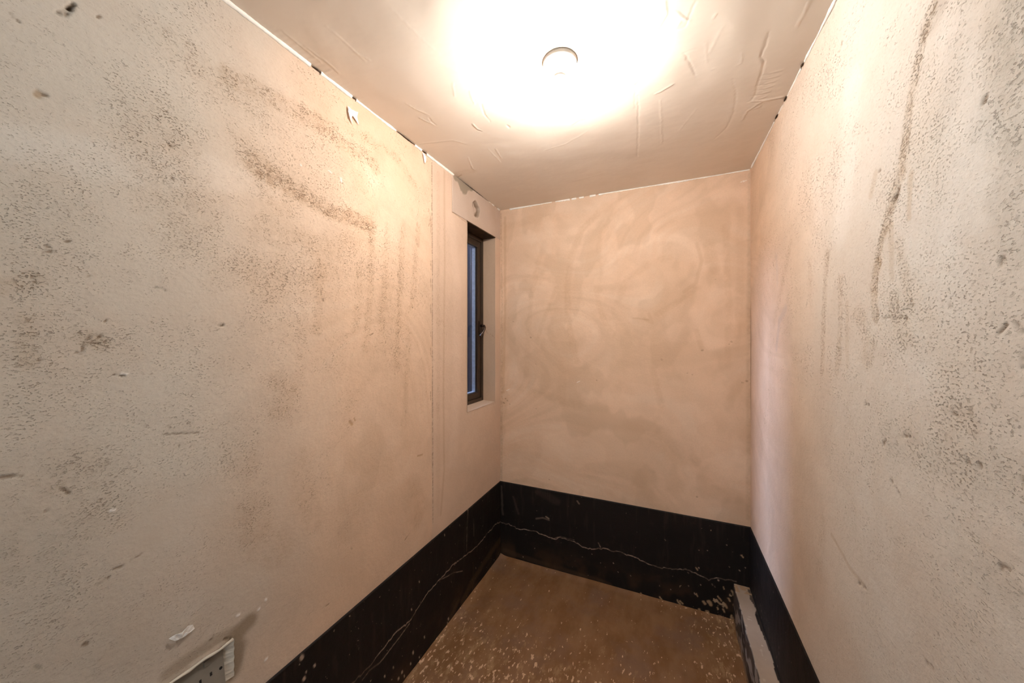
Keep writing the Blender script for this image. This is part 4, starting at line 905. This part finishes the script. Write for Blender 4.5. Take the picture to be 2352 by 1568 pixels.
for k,yc in enumerate((.487,.405)):
    for (dy,dz,py,pz) in ((.0045,.0022,0,-.012),(.0022,.004,-.011,.012),(.0022,.004,.011,.012)):
        bm=bmesh.new(); pbox(bm,yc+py,.652+pz-.006,dy,dz,-.002,.0006); bmobj('pin_slot',bm,MAT_SLOT,so)
    bm=bmesh.new(); pbox(bm,yc+.004,.690,.006,.0055,-.001,.0035); bmobj('rocker_switch',bm,MAT_SOCK,so)
bm=bmesh.new(); tube(bm,[onplate(.519,.655,.005),onplate(.519,.655,.0068)],[.0035,.0035],14); bmobj('fixing_screw',bm,MAT_SLOT,so)
# recess linings belong to the wall: chipped grey plaster back, wedge side and raised lip
rc=bmesh.new()
def quad(*p): rc.faces.new([rc.verts.new(q_) for q_ in p])
quad((XL-.018,y0-.01,z0-.01),(XL-.018,y1+.01,z0-.01),(XL-.018,y1+.01,z1+.01),(XL-.018,y0-.01,z1+.01))
ni=12; A=[];Bv=[]
for i in range(ni+1):
    z=z0-.002+(z1-z0+.006)*i/ni; k=i/ni; jit=.002*math.sin(i*2.3)
    A.append(rc.verts.new((XL+.003,y1+.003+jit*.5,z))); Bv.append(rc.verts.new((XL-.016*k-.001,y1-.020+jit,z)))
for i in range(ni): rc.faces.new((A[i],A[i+1],Bv[i+1],Bv[i]))
o=bmobj('trim_3',rc,MAT_RECESS); tag(o,kind='structure')
bm=bmesh.new(); pts=[(XL+.004+.001*math.sin(i),.30+i*(.245/16),.7085+.0015*math.sin(i*1.7)) for i in range(17)]
tube(bm,pts,[.0034+.0006*math.sin(i*2.1) for i in range(17)],10); tag(bmobj('trim_4',bm,MAT_RECESS,None,True),kind='structure')

# ---------------- white filler line where walls meet the ceiling ----------------
def filler(name,p0,p1,inward,seed,breaks,res=.006,wd=.0045):
    rs=random.Random(seed); p0=Vector(p0); p1=Vector(p1); inw=Vector(inward); L=(p1-p0).length; n=int(L/res); bm=bmesh.new(); prev=None; wv=.5
    for i in range(n+1):
        t=i/n; s=t*L; wv=max(.15,min(1.3,wv+rs.uniform(-.22,.22)))
        if any(a<s<b for a,b in breaks): prev=None; continue
        p=p0+(p1-p0)*t; a=wd*wv; dz=.0035+a*1.2+rs.uniform(0,.0015)
        ring_=[p+Vector((0,0,.002)),p+inw*(a+.002)+Vector((0,0,-.001)),p+inw*(a*.9+.0025)+Vector((0,0,-dz*.5)),p+inw*.0030+Vector((0,0,-dz)),p-inw*.003+Vector((0,0,-dz*.9))]
        ring_=[bm.verts.new(q_) for q_ in ring_]
        if prev:
            for k in range(5): bm.faces.new((prev[k],prev[(k+1)%5],ring_[(k+1)%5],ring_[k]))
        prev=ring_
    return tag(bmobj(name,bm,MAT_WHITE,None,True),kind='structure')
filler('trim_5',(XL,.2,ZC),(XL,YB-.02,ZC),(1,0,0),3,[(.57,.60),(.73,.745),(.96,1.075),(1.13,1.16),(1.395,1.80),(1.88,1.92)],.006,.0046)
filler('trim_6',(XL+.02,YB,ZC),(XR-.005,YB,ZC),(0,-1,0),5,[(0,.05),(.36,.375),(.475,.485),(.52,.53),(.565,.60),(.64,.65)],.006,.0044)
filler('trim_7',(XR,.5,ZC),(XR,YB-.03,ZC),(-1,0,0),7,[(.9,.92),(1.07,1.12),(1.18,1.23)],.006,.004)
# dark open gaps in the joint
bm=bmesh.new(); rs=random.Random(9)
for x,a,b in ((XL,.77,.80),(XL,.93,.945),(XL,1.16,1.275),(XL,1.33,1.36),(XL,1.60,1.99)):
    n=max(2,int((b-a)/.01)); pts=[(x+.003,a+(b-a)*i/n,ZC-.003-rs.uniform(0,.0015)) for i in range(n+1)]; tube(bm,pts,[.0008+.0022*math.sin(math.pi*i/n)*rs.uniform(.5,1) for i in range(n+1)],6)
for a,b in ((1.40,1.42),(1.57,1.60),(1.68,1.715)):
    n=3; pts=[(XR-.004,a+(b-a)*i/n,ZC-.004) for i in range(n+1)]; tube(bm,pts,[.001,.003,.003,.001],6)
tag(bmobj('trim_8',bm,MAT_GAP),kind='structure')

# ---------------- peeled white flakes ----------------
def flake(pts,label,lift,grp='peeled white flakes on the left wall'):
    bm=bmesh.new(); vs=[bm.verts.new((XL+.004+l,y,z)) for (y,z,l) in pts]; f=bm.faces.new(vs)
    r=bmesh.ops.triangulate(bm,faces=[f]); bmesh.ops.subdivide_edges(bm,edges=list(bm.edges),cuts=2,use_grid_fill=True)
    for v in bm.verts: v.co.x+=lift*(.5+.5*math.sin(v.co.y*400)*math.cos(v.co.z*330))
    g=bmesh.ops.extrude_face_region(bm,geom=list(bm.faces))
    for v in [q_ for q_ in g['geom'] if isinstance(q_,bmesh.types.BMVert)]: v.co.x-=.0012
    tag(bmobj('paint_flake',bm,MAT_FLAKE),label,'paint flake',None,grp)
flake([(.908,2.345,.002),(.920,2.340,.004),(.926,2.331,.002),(.934,2.341,.006),(.948,2.345,.007),(.948,2.328,.003),(.957,2.305,.001),(.935,2.318,.003),(.925,2.322,.002),(.922,2.310,.003),(.932,2.290,.001),(.914,2.305,.004),(.908,2.325,.004)],'largest torn white paint flake, M-shaped, curling off left wall below ceiling joint',.002)
flake([(1.327,2.383,.001),(1.338,2.380,.004),(1.350,2.366,.006),(1.352,2.350,.003),(1.347,2.340,.001),(1.341,2.349,.002),(1.341,2.362,.003),(1.332,2.372,.003)],'small white paint flake hanging like a hook from the left ceiling joint',.002)
flake([(.414,.815,.001),(.425,.818,.005),(.436,.815,.007),(.447,.821,.006),(.458,.815,.003),(.462,.803,.001),(.452,.801,.003),(.444,.808,.005),(.438,.799,.003),(.424,.803,.003)],'white paint flake low on left wall above the grey wall socket',.002)
